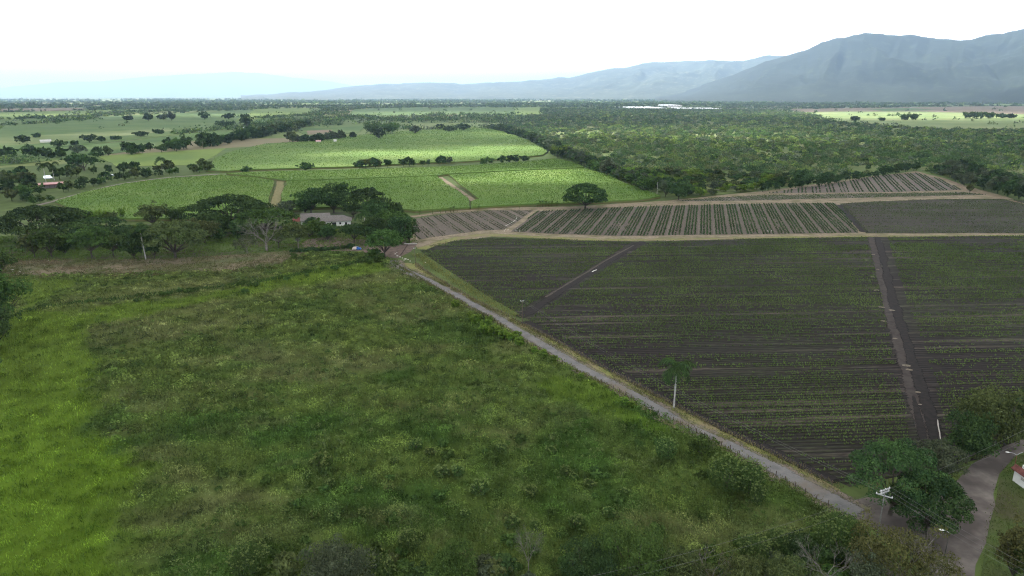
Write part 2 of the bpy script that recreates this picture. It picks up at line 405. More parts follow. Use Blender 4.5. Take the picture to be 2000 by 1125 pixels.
def make_tree(kind, h, wd, d, mat, b=None, bark='bark', dens=1.0, cut=None):
    """one tree of the given height and spread; leaf clumps sized for a thing seen d metres away"""
    leaf = max(.16, 1.15*d/683); px = (wd*683/d)*(h*683/d)
    n = int(np.clip(px*2.0*dens, 120, 9000))
    if kind == 'rain':
        b = .3 if b is None else b; L = rain_lobes(h, wd, b)
        t = trunk_mesh(h, max(.3, wd*.022), [(l[0]*.8, l[1]*.8, l[2]) for l in L[::3]], M[bark], max(.12, b*.55))
        return t, crown_mesh(L, int(n*1.3), leaf, mat, .55, -.15)
    if kind == 'round':
        b = .22 if b is None else b; L = round_lobes(h, wd, b, 18 if d < 300 else 13)
        t = trunk_mesh(h, max(.15, wd*.02), [l[:3] for l in L[::2]], M[bark], max(.12, b))
        return t, crown_mesh(L, n, leaf, mat, .8)
    if kind == 'tips':                      # leaf rosettes with pale tips
        b = .05; L = []; R = wd/2
        m = int(np.clip(px/14, 18, 150))
        for i in range(m):
            dd = unit(rng.normal(size=3)); dd[2] = abs(dd[2])*1.0+(-.25 if i % 3 == 0 else .1); k = rng.uniform(.72, 1)
            L.append((dd[0]*R*k, dd[1]*R*k, h*.5+dd[2]*h*.48*k))
        mb = MB()
        for l in L:
            q = 12; a = rng.uniform(0, 6.28, q); el = rng.uniform(.1, 1.2, q)
            t = np.stack([np.cos(a)*np.cos(el), np.sin(a)*np.cos(el), np.sin(el)], 1); s = leaf*1.25
            u = unit(np.cross(t, [0, 0, 1.]));c0 = np.array(l)
            V = np.stack([c0+t*0, c0+t*s*.6+u*s*.24, c0+t*s*1.2, c0+t*s*.6-u*s*.24], 1).reshape(-1, 3)
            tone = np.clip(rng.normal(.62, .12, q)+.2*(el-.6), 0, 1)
            mb.add(V, np.arange(4*q).reshape(-1, 4), a=np.repeat(tone, 4))
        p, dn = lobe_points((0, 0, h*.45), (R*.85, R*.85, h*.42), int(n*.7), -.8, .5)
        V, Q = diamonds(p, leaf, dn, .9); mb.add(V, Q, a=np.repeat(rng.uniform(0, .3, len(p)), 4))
        return trunk_mesh(h, max(.06, wd*.02), L[::max(1, m//8)], M[bark], .12), mb.mesh('crown', mat)
    if kind == 'bamboo':
        mb = MB(); tb = MB(); R = wd/2; nc = int(np.clip(wd*1.6, 10, 34))
        for i in range(nc):
            a = rng.uniform(0, 6.28); r0 = R*.45*math.sqrt(rng.random()); hh = h*rng.uniform(.7, 1.05); o = rng.uniform(.2, .62)*R
            t = np.linspace(0, 1, 9); P = np.stack([np.cos(a)*(r0+o*t**2.4), np.sin(a)*(r0+o*t**2.4), hh*(t-.18*t**5)], 1)
            tb.tube(P, np.linspace(.1, .03, 9), 4)
            m = max(10, int(n*1.5/nc)); u = rng.uniform(.28, 1, m)**.8
            p = np.stack([np.interp(u, t, P[:, k]) for k in range(3)], 1)+rng.normal(size=(m, 3))*np.array([.09, .09, .05])*wd*(.35+.8*(1-u[:, None]))
            V, Q = diamonds(p, leaf*rng.uniform(.6, 1.3, m), None, 1, .4, .0)
            mb.add(V, Q, a=np.repeat(np.clip(.2+.5*u+rng.normal(0, .15, m), 0, 1), 4))
        return tb.mesh('stems', M[bark]), mb.mesh('crown', mat)
    if kind == 'bare':
        tb = MB(); tips = []
        def grow(p, d, L, r, dep):
            q = p+d*L; tb.tube([p, (p+q)/2+rng.normal(size=3)*L*.06, q], [r, r*.85, r*.65], 4)
            if dep == 0: tips.append(q); return
            for i in range(3 if dep > 2 else 2+(rng.random() < .5)):
                e = unit(d+rng.normal(size=3)*.5+np.array([d[0]*.5, d[1]*.5, .1])); grow(q, e, L*rng.uniform(.62, .85), r*.62, dep-1)
        R = wd/2
        for i in range(5):
            a = i*1.257+rng.uniform(-.3, .3); grow(np.array([0, 0, h*.22]), unit(np.array([math.cos(a)*.8, math.sin(a)*.8, .8])), h*.26, max(.07, wd*.0085), 4)
        tb.tube([(0, 0, -.2), (0, 0, h*.24)], [wd*.026, wd*.02], 7)
        V, Q, T, A = tb.get(); sx = wd/2/np.percentile(np.abs(V[:, 0]), 99); sz = h/V[:, 2].max(); V = V*np.array([sx, sx, sz])
        tips = np.array(tips)*np.array([sx, sx, sz])
        k = np.repeat(tips, 3, 0)+rng.normal(size=(3*len(tips), 3))*wd*.03
        k = k[:int(len(k)*dens)]
        V2, Q2 = diamonds(k, leaf*.8, None, 1, .35)
        return mesh('trunk', V, Q, T, M[bark], True, var=A), mesh('crown', V2, Q2, None, mat, var=np.repeat(rng.random(len(k)), 4))
def plant_thing(name, label, cat, P, meshes, rz=None, scale=1.0, group=None):
    o = thing(name, label, cat, tuple(P), rng.uniform(0, 6.28) if rz is None else rz, group)
    o.scale = (scale,)*3 if np.isscalar(scale) else scale
    link('trunk', meshes[0], o); link('crown', meshes[1], o); return o
def hero(kind, bx, by, top, wpx, mat, label, name='tree', cat='tree', b=None, bark='bark', dens=1.0, group=None):
    P = G(bx, by); h = max(1.0, rise(P, top)); wd = span(P, wpx)*(1.12 if kind == 'round' else 1.04)
    return plant_thing(name, label, cat, P, make_tree(kind, h, wd, np.linalg.norm(P), M[mat], b, bark, dens), group=group)

# =================================================================== SETTING
# far mountains -----------------------------------------------------
def mountain(name, prof, D0, D1, mat, seed, rough=.16, back=1.6):
    px = np.arange(prof[0][0], prof[-1][0]+1, 4.0); py = np.interp(px, [p[0] for p in prof], [p[1] for p in prof])
    az = np.arctan2((px-1000)/FPX, cp+(562.5-py)/FPX*sp)
    Dr = D1*(1+.08*(vnoise(px, px*0, 130, seed)-.5))
    H = np.array([rise((0, d*math.cos(a)), y) for d, a, y in zip(Dr, az, py)])
    H = H+(vnoise(px, px*0, 22, seed+1, 4)-.5)*H.max()*.05
    vs = np.r_[np.linspace(0, 1, 70), np.linspace(1, back, 14)[1:]]
    A, Vv = np.meshgrid(np.arange(len(px)), vs); Rr = D0+(Dr[A]-D0)*Vv
    t = np.clip(np.where(Vv < 1, Vv, 1-(Vv-1)/(back-1)), 0, 1)
    s = t**1.25*(1-.2*np.sin(t*np.pi)); X = Rr*np.sin(az[A]); Y = Rr*np.cos(az[A])
    rd = .45*(1-np.abs(2*vnoise(A*4.0+60*(vnoise(X, Y, 1500, seed+9)-.5), Vv*60, 46, seed+3, 4)-1))+.55*(1-np.abs(2*vnoise(X, Y*.55, 700, seed+5, 5)-1))
    Z = H[A]*s*(1+rough*6*(rd-.62)*t*(1-t)) - 6
    Vt = np.stack([X, Y, Z], -1).reshape(-1, 3); n = len(px)
    i = np.arange(len(vs)-1)[:, None]*n; j = np.arange(n-1)[None]
    return struct(mk(name, Vt, np.stack([i+j, i+1+j, i+n+1+j, i+n+j], -1).reshape(-1, 4), None, mat, smooth=True))
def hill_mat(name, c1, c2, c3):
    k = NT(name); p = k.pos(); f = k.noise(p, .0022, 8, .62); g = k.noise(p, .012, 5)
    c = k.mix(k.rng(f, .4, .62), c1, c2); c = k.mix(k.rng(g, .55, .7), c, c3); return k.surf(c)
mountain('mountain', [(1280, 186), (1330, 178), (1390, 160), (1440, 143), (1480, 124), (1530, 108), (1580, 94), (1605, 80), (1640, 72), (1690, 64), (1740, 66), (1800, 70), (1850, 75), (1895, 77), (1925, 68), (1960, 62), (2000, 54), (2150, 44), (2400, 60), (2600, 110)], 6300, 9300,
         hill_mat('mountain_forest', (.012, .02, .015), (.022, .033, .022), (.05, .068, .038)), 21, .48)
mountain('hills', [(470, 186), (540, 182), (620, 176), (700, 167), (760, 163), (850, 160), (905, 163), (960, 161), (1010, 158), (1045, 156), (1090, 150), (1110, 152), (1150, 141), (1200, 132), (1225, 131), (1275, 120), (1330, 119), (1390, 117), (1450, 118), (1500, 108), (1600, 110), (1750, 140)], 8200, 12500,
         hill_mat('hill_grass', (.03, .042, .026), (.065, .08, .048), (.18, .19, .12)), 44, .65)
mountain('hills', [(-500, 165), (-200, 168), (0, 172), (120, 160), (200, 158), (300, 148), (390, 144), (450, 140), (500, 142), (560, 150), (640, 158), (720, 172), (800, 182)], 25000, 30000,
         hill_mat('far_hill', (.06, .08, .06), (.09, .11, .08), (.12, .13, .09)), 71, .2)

# air ---------------------------------------------------------------
k = NT('air'); pv = k.t.nodes.new('ShaderNodeVolumePrincipled'); pv.inputs['Density'].default_value = 0.9e-4
pv.inputs['Color'].default_value = (.48, .69, .97, 1); pv.inputs['Anisotropy'].default_value = .5
k.t.links.new(pv.outputs[0], k.out.inputs['Volume'])
hz = MB().box((0, 0, 548), (100000, 100000, 1110)); hz = hz.build('haze', k.m); stuff(hz, 'pale blue haze filling the valley', 'haze')

# unseen broken cloud, its gaps shaped to place sun patches and near shade ----------------------
def shade_cloud():
    z0 = 1350.0; off = S*(z0/S.z)
    xs = np.linspace(-3600, 4200, 170); ys = np.linspace(-1500, 7200, 200); X, Y = np.meshgrid(xs, ys)
    lit = np.zeros_like(X)
    def gap(px, py, rx, ry, a=1.0):
        c = G(px, py); lit[:] = np.maximum(lit, a*np.clip(1.35*np.exp(-(((X-c[0])/rx)**2+((Y-c[1])/ry)**2)), 0, 1))
    gap(820, 303, 170, 75); gap(1000, 292, 110, 75); gap(640, 325, 110, 45, .7); gap(1060, 340, 90, 38, .95); gap(900, 338, 130, 26, .55); gap(1000, 358, 90, 22, .9)
    gap(520, 340, 90, 26, .6); gap(700, 345, 90, 20, .45); gap(1160, 300, 120, 90, .7); gap(1400, 268, 330, 90, .75); gap(1650, 262, 200, 70, .55)
    gap(1250, 255, 330, 200, .8); gap(1500, 250, 260, 160, .85); gap(1330, 285, 130, 60, .6); gap(1750, 225, 900, 560, 1); gap(1300, 225, 600, 300, .6)
    gap(1300, 262, 430, 170, 1); gap(1520, 272, 320, 110, .95); gap(1150, 258, 160, 120, .9); gap(1200, 312, 60, 40, .5); gap(1420, 300, 120, 50, .5)
    gap(250, 225, 700, 260, .75); gap(880, 222, 500, 400, .8); gap(80, 285, 200, 60, .45); gap(320, 262, 250, 60, .4)
    gap(1000, 200, 6000, 1500, 1.)
    nz = vnoise(X, Y, 330, 31, 4); lit = np.clip(lit+(nz-.5)*.7*np.clip(lit*4, 0, 1)*(1-lit*.5), 0, 1)
    edge = np.minimum.reduce([X-xs[0], xs[-1]-X, ys[-1]-Y, Y-ys[0]])/350
    al = np.clip(1-lit, 0, 1)*np.clip(edge, 0, 1)
    Zb = z0-10*al; Zt = z0+6+al*(20+40*vnoise(X, Y, 420, 12))
    n, m = X.shape; V = np.concatenate([np.stack([X+off[0], Y+off[1], Z], -1).reshape(-1, 3) for Z in (Zb, Zt)])
    i = np.arange(n-1)[:, None]*m; j = np.arange(m-1)[None]
    Q = np.stack([i+j, i+1+j, i+m+1+j, i+m+j], -1).reshape(-1, 4); B = n*m; rim = []
    for a in range(m-1): rim += [(a, a+B, a+1+B, a+1), ((n-1)*m+a, (n-1)*m+a+1, (n-1)*m+a+1+B, (n-1)*m+a+B)]
    for a in range(n-1): rim += [(a*m, (a+1)*m, (a+1)*m+B, a*m+B), (a*m+m-1, a*m+m-1+B, (a+1)*m+m-1+B, (a+1)*m+m-1)]
    k = NT('shade_cloud'); f = k.attr('thick'); f = k.math('POWER', f, .8)
    tr = k.n('BsdfTransparent'); tl = k.n('BsdfTranslucent'); tl.inputs['Color'].default_value = (.49, .49, .49, 1)
    ms = k.n('MixShader'); k.put(ms.inputs[0], f); k.t.links.new(tr.outputs[0], ms.inputs[1]); k.t.links.new(tl.outputs[0], ms.inputs[2]); k.t.links.new(ms.outputs[0], k.out.inputs[0])
    o = mk('shade_cloud', V, np.concatenate([Q[:, ::-1], Q+B, np.array(rim)]), None, k.m, smooth=True, thick=np.concatenate([al.ravel(), al.ravel()]))
    o['kind'] = 'structure'
shade_cloud()

# fields of the far plain -------------------------------------------
FG = dict(mid=noisy_mat('field_green', (.06, .12, .03), (.09, .16, .04), .02, c3=(.11, .17, .05), sc3=.008),
          lime=noisy_mat('field_lime', (.14, .21, .045), (.19, .26, .06), .02, c3=(.11, .18, .04), sc3=.01),
          pale=noisy_mat('field_pale', (.12, .18, .06), (.17, .23, .085), .015, c3=(.2, .24, .1), sc3=.006),
          brown=noisy_mat('field_fallow', (.2, .15, .11), (.27, .21, .16), .02, c3=(.17, .15, .09), sc3=.01))
far_fields = [('mid', .5, [(-150, 240), (120, 232), (330, 222), (560, 212), (640, 212), (600, 225), (450, 250), (250, 275), (60, 292), (-150, 300)]),
    ('mid', .4, [(-150, 300), (60, 292), (250, 276), (430, 254), (470, 258), (330, 285), (200, 303), (60, 318), (-150, 340)]),
    ('lime', .3, [(190, 305), (400, 292), (440, 290), (415, 308), (380, 322), (230, 326)]),
    ('lime', .9, [(-200, 222), (0, 220), (180, 216), (350, 212), (350, 215), (150, 227), (0, 233), (-200, 237)]),
    ('pale', .6, [(-100, 272), (60, 266), (200, 258), (330, 250), (340, 256), (220, 268), (60, 282), (-100, 290)]),
    ('brown', 1.2, [(-100, 214), (150, 211), (180, 215), (0, 219), (-100, 222)]),
    ('lime', .9, [(500, 213), (610, 212), (600, 224), (540, 230), (460, 236)]),
    ('mid', 1.0, [(690, 214), (760, 211), (1050, 210), (1050, 222), (880, 224), (740, 230), (680, 226)]),
    ('lime', 1.3, [(1004, 211), (1056, 210), (1056, 224), (1008, 225)]),
    ('mid', .7, [(570, 250), (720, 243), (700, 260), (600, 267)]), ('pale', .8, [(780, 242), (990, 240), (960, 249), (820, 252)]),
    ('brown', .9, [(600, 256), (650, 254), (640, 262), (600, 264)]),
    ('brown', .9, [(1530, 213), (1700, 211), (1900, 208), (2150, 207), (2150, 226), (1980, 223), (1800, 218), (1640, 218), (1560, 219)]),
    ('pale', .6, [(1560, 219.5), (1640, 218), (1800, 218), (1980, 223), (2150, 226), (2150, 252), (1900, 254), (1760, 248), (1640, 238)]),
    ('mid', 1.1, [(1690, 213), (1780, 211.5), (1830, 215), (1730, 217.5)]),
    ('pale', 1.6, [(1700, 189), (2150, 188), (2150, 206), (1800, 207), (1650, 205)])]
for kk, z, p in far_fields: struct(poly_sheet('field', p, FG[kk], z, .5))

# sugar cane ---------------------------------------------------------
def cane_mat():
    k = NT('cane'); p = k.pos(); sx = k.n('SeparateXYZ'); k.put(sx.inputs[0], p)
    f = k.noise(k.comb(k.math('MULTIPLY', sx.outputs[0], .12), k.math('MULTIPLY', sx.outputs[1], .5)), 1.0, 4)
    g = k.noise(p, .012, 4)
    c = k.mix(k.rng(f, .35, .65), (.078, .15, .025), (.102, .177, .034)); c = k.mix(k.rng(g, .45, .62, 0, .55), c, (.155, .225, .055))
    c = k.mix(k.rng(sx.outputs[2], .2, 1.7, 1, 0), c, (.14, .12, .06))
    return k.surf(c, bump=f, bstr=.25, bdist=.3)
CM = cane_mat()
cane_polys = [
    [(405, 336), (420, 312), (455, 298), (520, 283), (590, 279), (660, 270), (720, 264), (800, 257), (880, 253), (930, 251), (985, 257), (1030, 276), (1070, 298), (1060, 305), (1000, 312), (890, 319), (800, 322), (700, 328), (600, 331), (500, 334), (445, 337)],
    [(440, 342), (560, 338), (700, 335), (890, 328), (1000, 321), (1085, 313), (1125, 322), (1140, 330), (1000, 336), (872, 343), (855, 346), (700, 352), (560, 356), (500, 348)],
    [(560, 358), (700, 354), (853, 347.5), (868, 359), (913, 391), (917, 410), (812, 416), (760, 410), (700, 408), (600, 410), (552, 420), (548, 400)],
    [(877, 345), (1000, 338), (1142, 332), (1180, 343), (1230, 365), (1290, 387), (1240, 395), (1180, 398), (1100, 401), (1000, 405), (919, 409.5), (920, 398), (937, 393)],
    [(110, 398), (160, 381), (240, 363), (330, 352), (430, 346), (500, 351), (536, 357), (522, 400), (515, 425), (380, 432), (250, 432), (165, 424)]]
CZ = 2.0
for p in cane_polys: struct(poly_sheet('cane_field', p, CM, CZ, CZ-.02))
def scatter_poly(world, n, seed=0):
    W_ = np.asarray(world); lo, hi = W_[:, :2].min(0), W_[:, :2].max(0); r = np.random.default_rng(seed)
    p = lo+(hi-lo)*r.random((n, 2)); return p[inside(p[:, 0], p[:, 1], W_)]
def area(world):
    x, y = np.asarray(world)[:, 0], np.asarray(world)[:, 1]; return abs(np.dot(x, np.roll(y, 1))-np.dot(y, np.roll(x, 1)))/2
TV, TQ, TT = [], [], []
def addplants(store, V, Q, tint):
    n0 = sum(len(a) for a in store[0]); store[0].append(V); store[1].append(Q+n0); store[2].append(np.repeat(tint, 4, 0))
def flush(store, name, label, cat, mat):
    o = mk(name, np.vstack(store[0]), np.vstack(store[1]), None, mat, tint=np.vstack(store[2])); return stuff(o, label, cat)
cane = ([], [], [])
for i, p in enumerate(cane_polys):
    wp = GL(p); bb = (wp[:, 0].ptp() if hasattr(wp[:, 0], 'ptp') else np.ptp(wp[:, 0]))*np.ptp(wp[:, 1])
    dens = .12 if i == 0 else .7
    pt = scatter_poly(curve_closed(wp), int(bb*dens), 40+i)
    pt[:, 1] = np.round(pt[:, 1]/1.7)*1.7+rng.normal(0, .2, len(pt))
    n = len(pt); d = np.hypot(pt[:, 0], pt[:, 1]); z = CZ-.9+rng.uniform(0, .5, n)
    V, Q = blades(np.c_[pt, z], rng.uniform(1.1, 1.7, n), d*.0009*rng.uniform(.8, 1.3, n), .45)
    g = vnoise(pt[:, 0], pt[:, 1], 60, 5)[:, None]; t = np.array([.086, .162, .026])*(1-g)+np.array([.128, .21, .044])*g
    addplants(cane, V, Q, t*rng.uniform(.88, 1.12, (n, 1))*(.75+.5*vnoise(pt[:, 0]/70, pt[:, 1]/4.5, 1, 9, 2))[:, None])
flush(cane, 'sugar_cane', 'tall green sugar cane filling the fields beyond the farmhouse', 'sugar cane', M['crop'])

# tracks, road -------------------------------------------------------
TAN = noisy_mat('track_earth', (.175, .14, .1), (.285, .235, .17), .7, c3=(.14, .13, .07), sc3=.12)
YEL = noisy_mat('verge_grass', (.13, .15, .045), (.21, .21, .075), .6, c3=(.2, .165, .1), sc3=.1)
SOIL = noisy_mat('dark_soil', (.01, .0085, .0085), (.022, .018, .0175), .8)
DRY = noisy_mat('bare_ground', (.115, .095, .062), (.175, .15, .1), .5, c3=(.09, .105, .045), sc3=.06)
LAWN = noisy_mat('lawn', (.05, .082, .022), (.08, .12, .03), .4, c3=(.06, .06, .03), sc3=.05)
struct(poly_sheet('lawn', [(-150, 470), (60, 460), (250, 440), (420, 432), (560, 415), (700, 415), (800, 425), (815, 475), (780, 500), (700, 492), (560, 492), (400, 503), (250, 510), (-150, 512)], LAWN, .03))
struct(poly_sheet('bare_ground', [(-150, 508), (30, 505), (200, 508), (340, 504), (450, 498), (560, 490), (600, 490), (560, 505), (540, 520), (450, 528), (300, 533), (120, 536), (-150, 538)], DRY, .05))
struct(poly_sheet('bare_ground', [(585, 478), (600, 468), (640, 461), (700, 468), (760, 470), (815, 476), (800, 492), (775, 505), (740, 500), (690, 490), (600, 490)], noisy_mat('trodden_earth', (.1, .075, .065), (.17, .13, .11), .5), .06))
struct(poly_sheet('farm_ground', [(805, 430), (900, 414), (1000, 407), (1143, 402), (1300, 392), (1500, 372), (1700, 345), (1790, 334), (1880, 360), (2000, 395), (2250, 440), (2250, 470), (2000, 462), (1500, 468), (1200, 471), (960, 462), (815, 485), (800, 470)], TAN, .04))
lf = [(768, 512), (796, 530), (825, 547), (886, 582), (924, 605), (962, 625), (1031, 671), (1115, 719), (1179, 751), (1205, 764), (1265, 797), (1329, 830), (1401, 867), (1440, 888), (1481, 911), (1525, 936), (1572, 964), (1621, 990)]
rf = [(812, 515), (830, 530), (872, 556), (895, 569), (940, 594), (986, 615), (1020, 634), (1065, 657), (1114, 684), (1179, 721), (1233, 749), (1293, 781), (1355, 813), (1431, 851), (1509, 889), (1571, 920), (1641, 957)]
rd = [(762, 508), (785, 525), (855, 557), (914, 590), (979, 625), (1019, 650), (1104, 700), (1158, 730), (1220, 763), (1268, 789), (1320, 821), (1382, 853), (1435, 876), (1508, 912), (1577, 950), (1640, 984), (1690, 1012)]
LF, RF, RD = curve(GL(lf), 3), curve(GL(rf), 3), GL(rd)
struct(poly_sheet('verge', None, YEL, .07, world=np.vstack([LF, RF[::-1]])))
def road_mat():
    k = NT('road'); p = k.pos(); f = k.noise(p, .35, 6); g = k.noise(p, 3.5, 4)
    c = k.mix(k.rng(f, .35, .65), (.115, .115, .12), (.175, .172, .17)); c = k.mix(k.rng(g, .52, .8, 0, .5), c, (.24, .23, .215))
    c = k.mix(k.rng(k.noise(p, .09, 5), .52, .64), c, (.15, .125, .1)); return k.surf(c)
ROADM = road_mat()
rw = [5.4, 5.2, 4.8, 3.9, 3.8, 3.9, 3.8, 3.7, 3.7, 3.8, 3.8, 3.9, 3.9, 4.0, 4.2, 4.8]
struct(ribbon('road_shoulder', None, [w_+3 for w_ in rw], .10, noisy_mat('gravel_verge', (.12, .1, .085), (.19, .16, .13), .9, c3=(.12, .125, .05), sc3=.18), .5, world=RD))
struct(ribbon('road', None, rw, .13, ROADM, .35, world=RD))
DIRT = noisy_mat('dirt_road_earth', (.1, .088, .082), (.175, .155, .142), .35, c3=(.07, .06, .056), sc3=.09)
struct(poly_sheet('dirt_road', [(1640, 985), (1700, 972), (1770, 985), (1862, 948), (1900, 906), (1950, 876), (2060, 832), (2060, 862), (1985, 888), (1952, 925), (1940, 965), (1945, 985), (1933, 1025), (1925, 1062), (1905, 1105), (1900, 1150), (1840, 1150), (1790, 1085), (1720, 1040), (1660, 1010)], DIRT, .09))
struct(poly_sheet('lawn', [(1953, 928), (1990, 890), (2150, 850), (2250, 1200), (1905, 1200), (1925, 1062), (1945, 985)], LAWN, .1))

# ploughed and row-crop ground ----------------------------------------
def rowdir(vx):
    a = math.atan2((vx-1000)/FPX, cp+(562.5-183)/FPX*sp); return np.array((math.sin(a), math.cos(a), 0.))
def plough_mat(name, d, spacing, soil, soil2, straw, strawamt, green, greenamt, fine=.35):
    k = NT(name); p = k.pos(); pr = (-d[1], d[0], 0); a = k.dot(p, pr); l = k.dot(p, tuple(d))
    fine_n = k.noise(k.comb(k.math('MULTIPLY', l, .35), k.math('MULTIPLY', a, 2.2)), 1.0, 3)
    row_n = k.noise(k.comb(k.math('MULTIPLY', l, .008), k.math('MULTIPLY', a, .3)), 1.0, 4, .7)
    wv = k.math('MULTIPLY_ADD', k.math('SINE', k.math('MULTIPLY', a, 6.2832/spacing)), .5); wv.node.inputs[2].default_value = .5
    pt = k.noise(p, .02, 4)
    c = k.mix(k.rng(fine_n, .35, .65), soil, soil2)
    st = k.math('MULTIPLY', k.rng(row_n, .53, .7), k.rng(fine_n, .4, .6, .3, 1)); c = k.mix(k.math('MULTIPLY', st, strawamt), c, straw)
    gr = k.math('MULTIPLY', k.math('MULTIPLY', k.rng(pt, .38, .6), wv), k.rng(fine_n, .4, .6)); c = k.mix(k.math('MULTIPLY', gr, greenamt), c, green)
    return k.surf(c, bump=wv, bstr=.4, bdist=.25)
D0 = unit(np.array((1, .055, 0.)))
F1 = [(818, 490), (850, 477), (900, 469), (960, 464), (1100, 468), (1250, 472), (1500, 466), (1700, 463), (2000, 461), (2300, 460), (2300, 800), (2100, 848), (1900, 900), (1760, 930), (1660, 952), (1571, 912), (1509, 881), (1431, 844), (1355, 806), (1293, 773), (1233, 741), (1179, 712), (1114, 675), (1065, 648), (1010, 612), (960, 585), (900, 545), (850, 510)]
PM = plough_mat('ploughed_soil', D0, 1.5, (.0085, .0065, .0062), (.0195, .0152, .0142), (.16, .132, .11), .8, (.045, .07, .022), .6)
struct(poly_sheet('ploughed_field', F1, PM, .08))
struct(ribbon('ditch', [(1018, 626), (1060, 645), (1114, 674), (1179, 711), (1233, 740), (1293, 772), (1355, 805), (1431, 843), (1509, 880), (1571, 911), (1650, 948)], [5.5, 5.2, 4.8, 4.6, 4.4, 4.2, 3.8, 3.4, 3], .12, SOIL, .5))
struct(ribbon('ditch', [(1256, 471), (1230, 485), (1190, 511), (1150, 536), (1110, 560), (1070, 585), (1030, 612), (1010, 622)], [4, 3.4, 3.2, 3.2, 3.4, 3.6, 4, 5.5], .13, SOIL, .6))
struct(ribbon('path', [(1240, 478), (1185, 508), (1145, 533), (1100, 560), (1062, 583)], 1.3, .14, noisy_mat('ditch_bank', (.05, .041, .036), (.08, .067, .058), .7), .5))
struct(ribbon('path', [(1701, 462), (1708, 490), (1716, 530), (1728, 570), (1738, 610), (1752, 660), (1768, 710), (1785, 770), (1802, 830), (1815, 880)], [3.6, 3.8, 4, 4, 4, 4, 3.8, 3.6], .12, noisy_mat('field_path', (.026, .021, .02), (.052, .043, .04), .6, c3=(.05, .042, .038), sc3=.2), .55))
struct(ribbon('ditch', [(1714, 462), (1724, 500), (1735, 550), (1752, 610), (1768, 660), (1785, 710), (1803, 765), (1822, 830), (1838, 880)], [3.2, 3.6, 3.8, 3.8, 3.6, 3.4, 3], .13, SOIL, .7))
struct(ribbon('ditch', [(1783, 770), (1790, 800), (1800, 845), (1805, 880)], [.6, 1.6, 2, 1.5], .135, SOIL, .4))
P5 = [(1640, 398), (1700, 394), (1850, 389), (1960, 388), (2060, 398), (2250, 425), (2250, 456), (2000, 456), (1695, 456), (1668, 430)]
struct(poly_sheet('ploughed_field', P5, plough_mat('ploughed_soil', D0*np.array((1, -.2, 1)), 1.6, (.026, .022, .022), (.05, .041, .039), (.13, .108, .09), .6, (.07, .095, .04), .5), .09))
struct(ribbon('path', [(1640, 400), (1662, 425), (1690, 455)], 5, .12, SOIL, .2))
struct(ribbon('track', [(800, 478), (830, 468), (890, 459), (945, 454), (1000, 457), (1080, 461), (1200, 465), (1330, 464), (1500, 461), (1700, 459), (2000, 457.5), (2250, 457)], [4, 5, 6, 6, 5.5, 5, 4.5, 4, 4, 4], .13, TAN, .25))
struct(ribbon('verge', [(818, 488), (860, 474), (900, 465), (960, 459), (1080, 464), (1200, 468), (1500, 464), (1700, 461.5), (2000, 460), (2250, 459)], [7, 8, 8, 6, 5, 4, 3.5, 3.5, 3], .11, YEL, .4))
struct(ribbon('track', [(800, 424), (860, 416), (950, 409.5), (1050, 406), (1143, 405), (1230, 401), (1300, 396.5), (1400, 395), (1500, 393.5), (1620, 391), (1760, 387.5), (1900, 385), (1960, 386)], [8, 9, 9, 9, 9, 10, 10, 6, 5, 5, 5], .12, TAN, .3))
struct(ribbon('track', [(1480, 379), (1560, 378), (1660, 377.5), (1760, 376), (1840, 374.5), (1900, 373)], 3.2, .13, TAN, .25))
struct(ribbon('track', [(1790, 337), (1840, 348), (1870, 360), (1893, 372), (1940, 383), (2000, 398), (2100, 420)], 3.2, .14, noisy_mat('worn_earth', (.16, .12, .085), (.25, .195, .145), .6), .3))
struct(ribbon('track', [(548, 353), (545, 370), (540, 388), (533, 410)], 7.5, .13, noisy_mat('cane_track', (.15, .15, .06), (.24, .21, .11), .4), .15))
struct(ribbon('track', [(858, 346), (880, 361), (900, 375), (928, 394)], 6, .13, TAN, .15))
struct(ribbon('track', [(70, 402), (110, 392), (170, 375), (240, 359), (330, 347), (430, 340)], 5, .13, noisy_mat('farm_track', (.18, .16, .15), (.25, .23, .21), .5), .2))

crops = ([], [], [])
def rows(px, d, offs, pitch, step, size, h, tint, gap=.3, z=.1, seed=0, k=3, lim=None, streak=.15):
    wp = curve_closed(GL(px)); pr = np.array((-d[1], d[0], 0.)); a = wp@pr; l = wp@d
    for bi in np.arange(math.floor(a.min()/pitch), math.ceil(a.max()/pitch)+1):
        for o in offs:
            ll = np.arange(l.min(), l.max(), step); ll = ll+rng.uniform(-.3, .3, len(ll))*step
            aa = np.full(len(ll), (bi+o)*pitch)+rng.normal(0, .07, len(ll))
            x = ll*d[0]+aa*pr[0]; y = ll*d[1]+aa*pr[1]; m = inside(x, y, wp)
            if lim is not None: m &= lim(x, y)
            m &= .6*vnoise(x, y, 22, seed)+.5*vnoise(ll*.03, np.full(len(ll), aa[0]*.35), 1.0, seed+2, 2)+rng.uniform(-.18, .18, len(x))+streak*(rng.random()-.5) > gap
            x, y = x[m], y[m]
            if not len(x): continue
            x = np.repeat(x, k); y = np.repeat(y, k); n = len(x); dd = np.hypot(x, y)
            s = np.maximum(size*.5, .0009*dd)
            V, Q = blades(np.stack([x+rng.normal(0, size*.3, n), y+rng.normal(0, size*.3, n), np.full(n, z)], 1), h*rng.uniform(.7, 1.3, n), s*rng.uniform(.8, 1.3, n), .55)
            g = vnoise(x, y, 30, seed+5)[:, None]; t = np.array(tint[0])*(1-g)+np.array(tint[1])*g
            addplants(crops, V, Q, t*rng.uniform(.75, 1.25, (n, 1)))
young = ((.07, .115, .034), (.12, .175, .05))
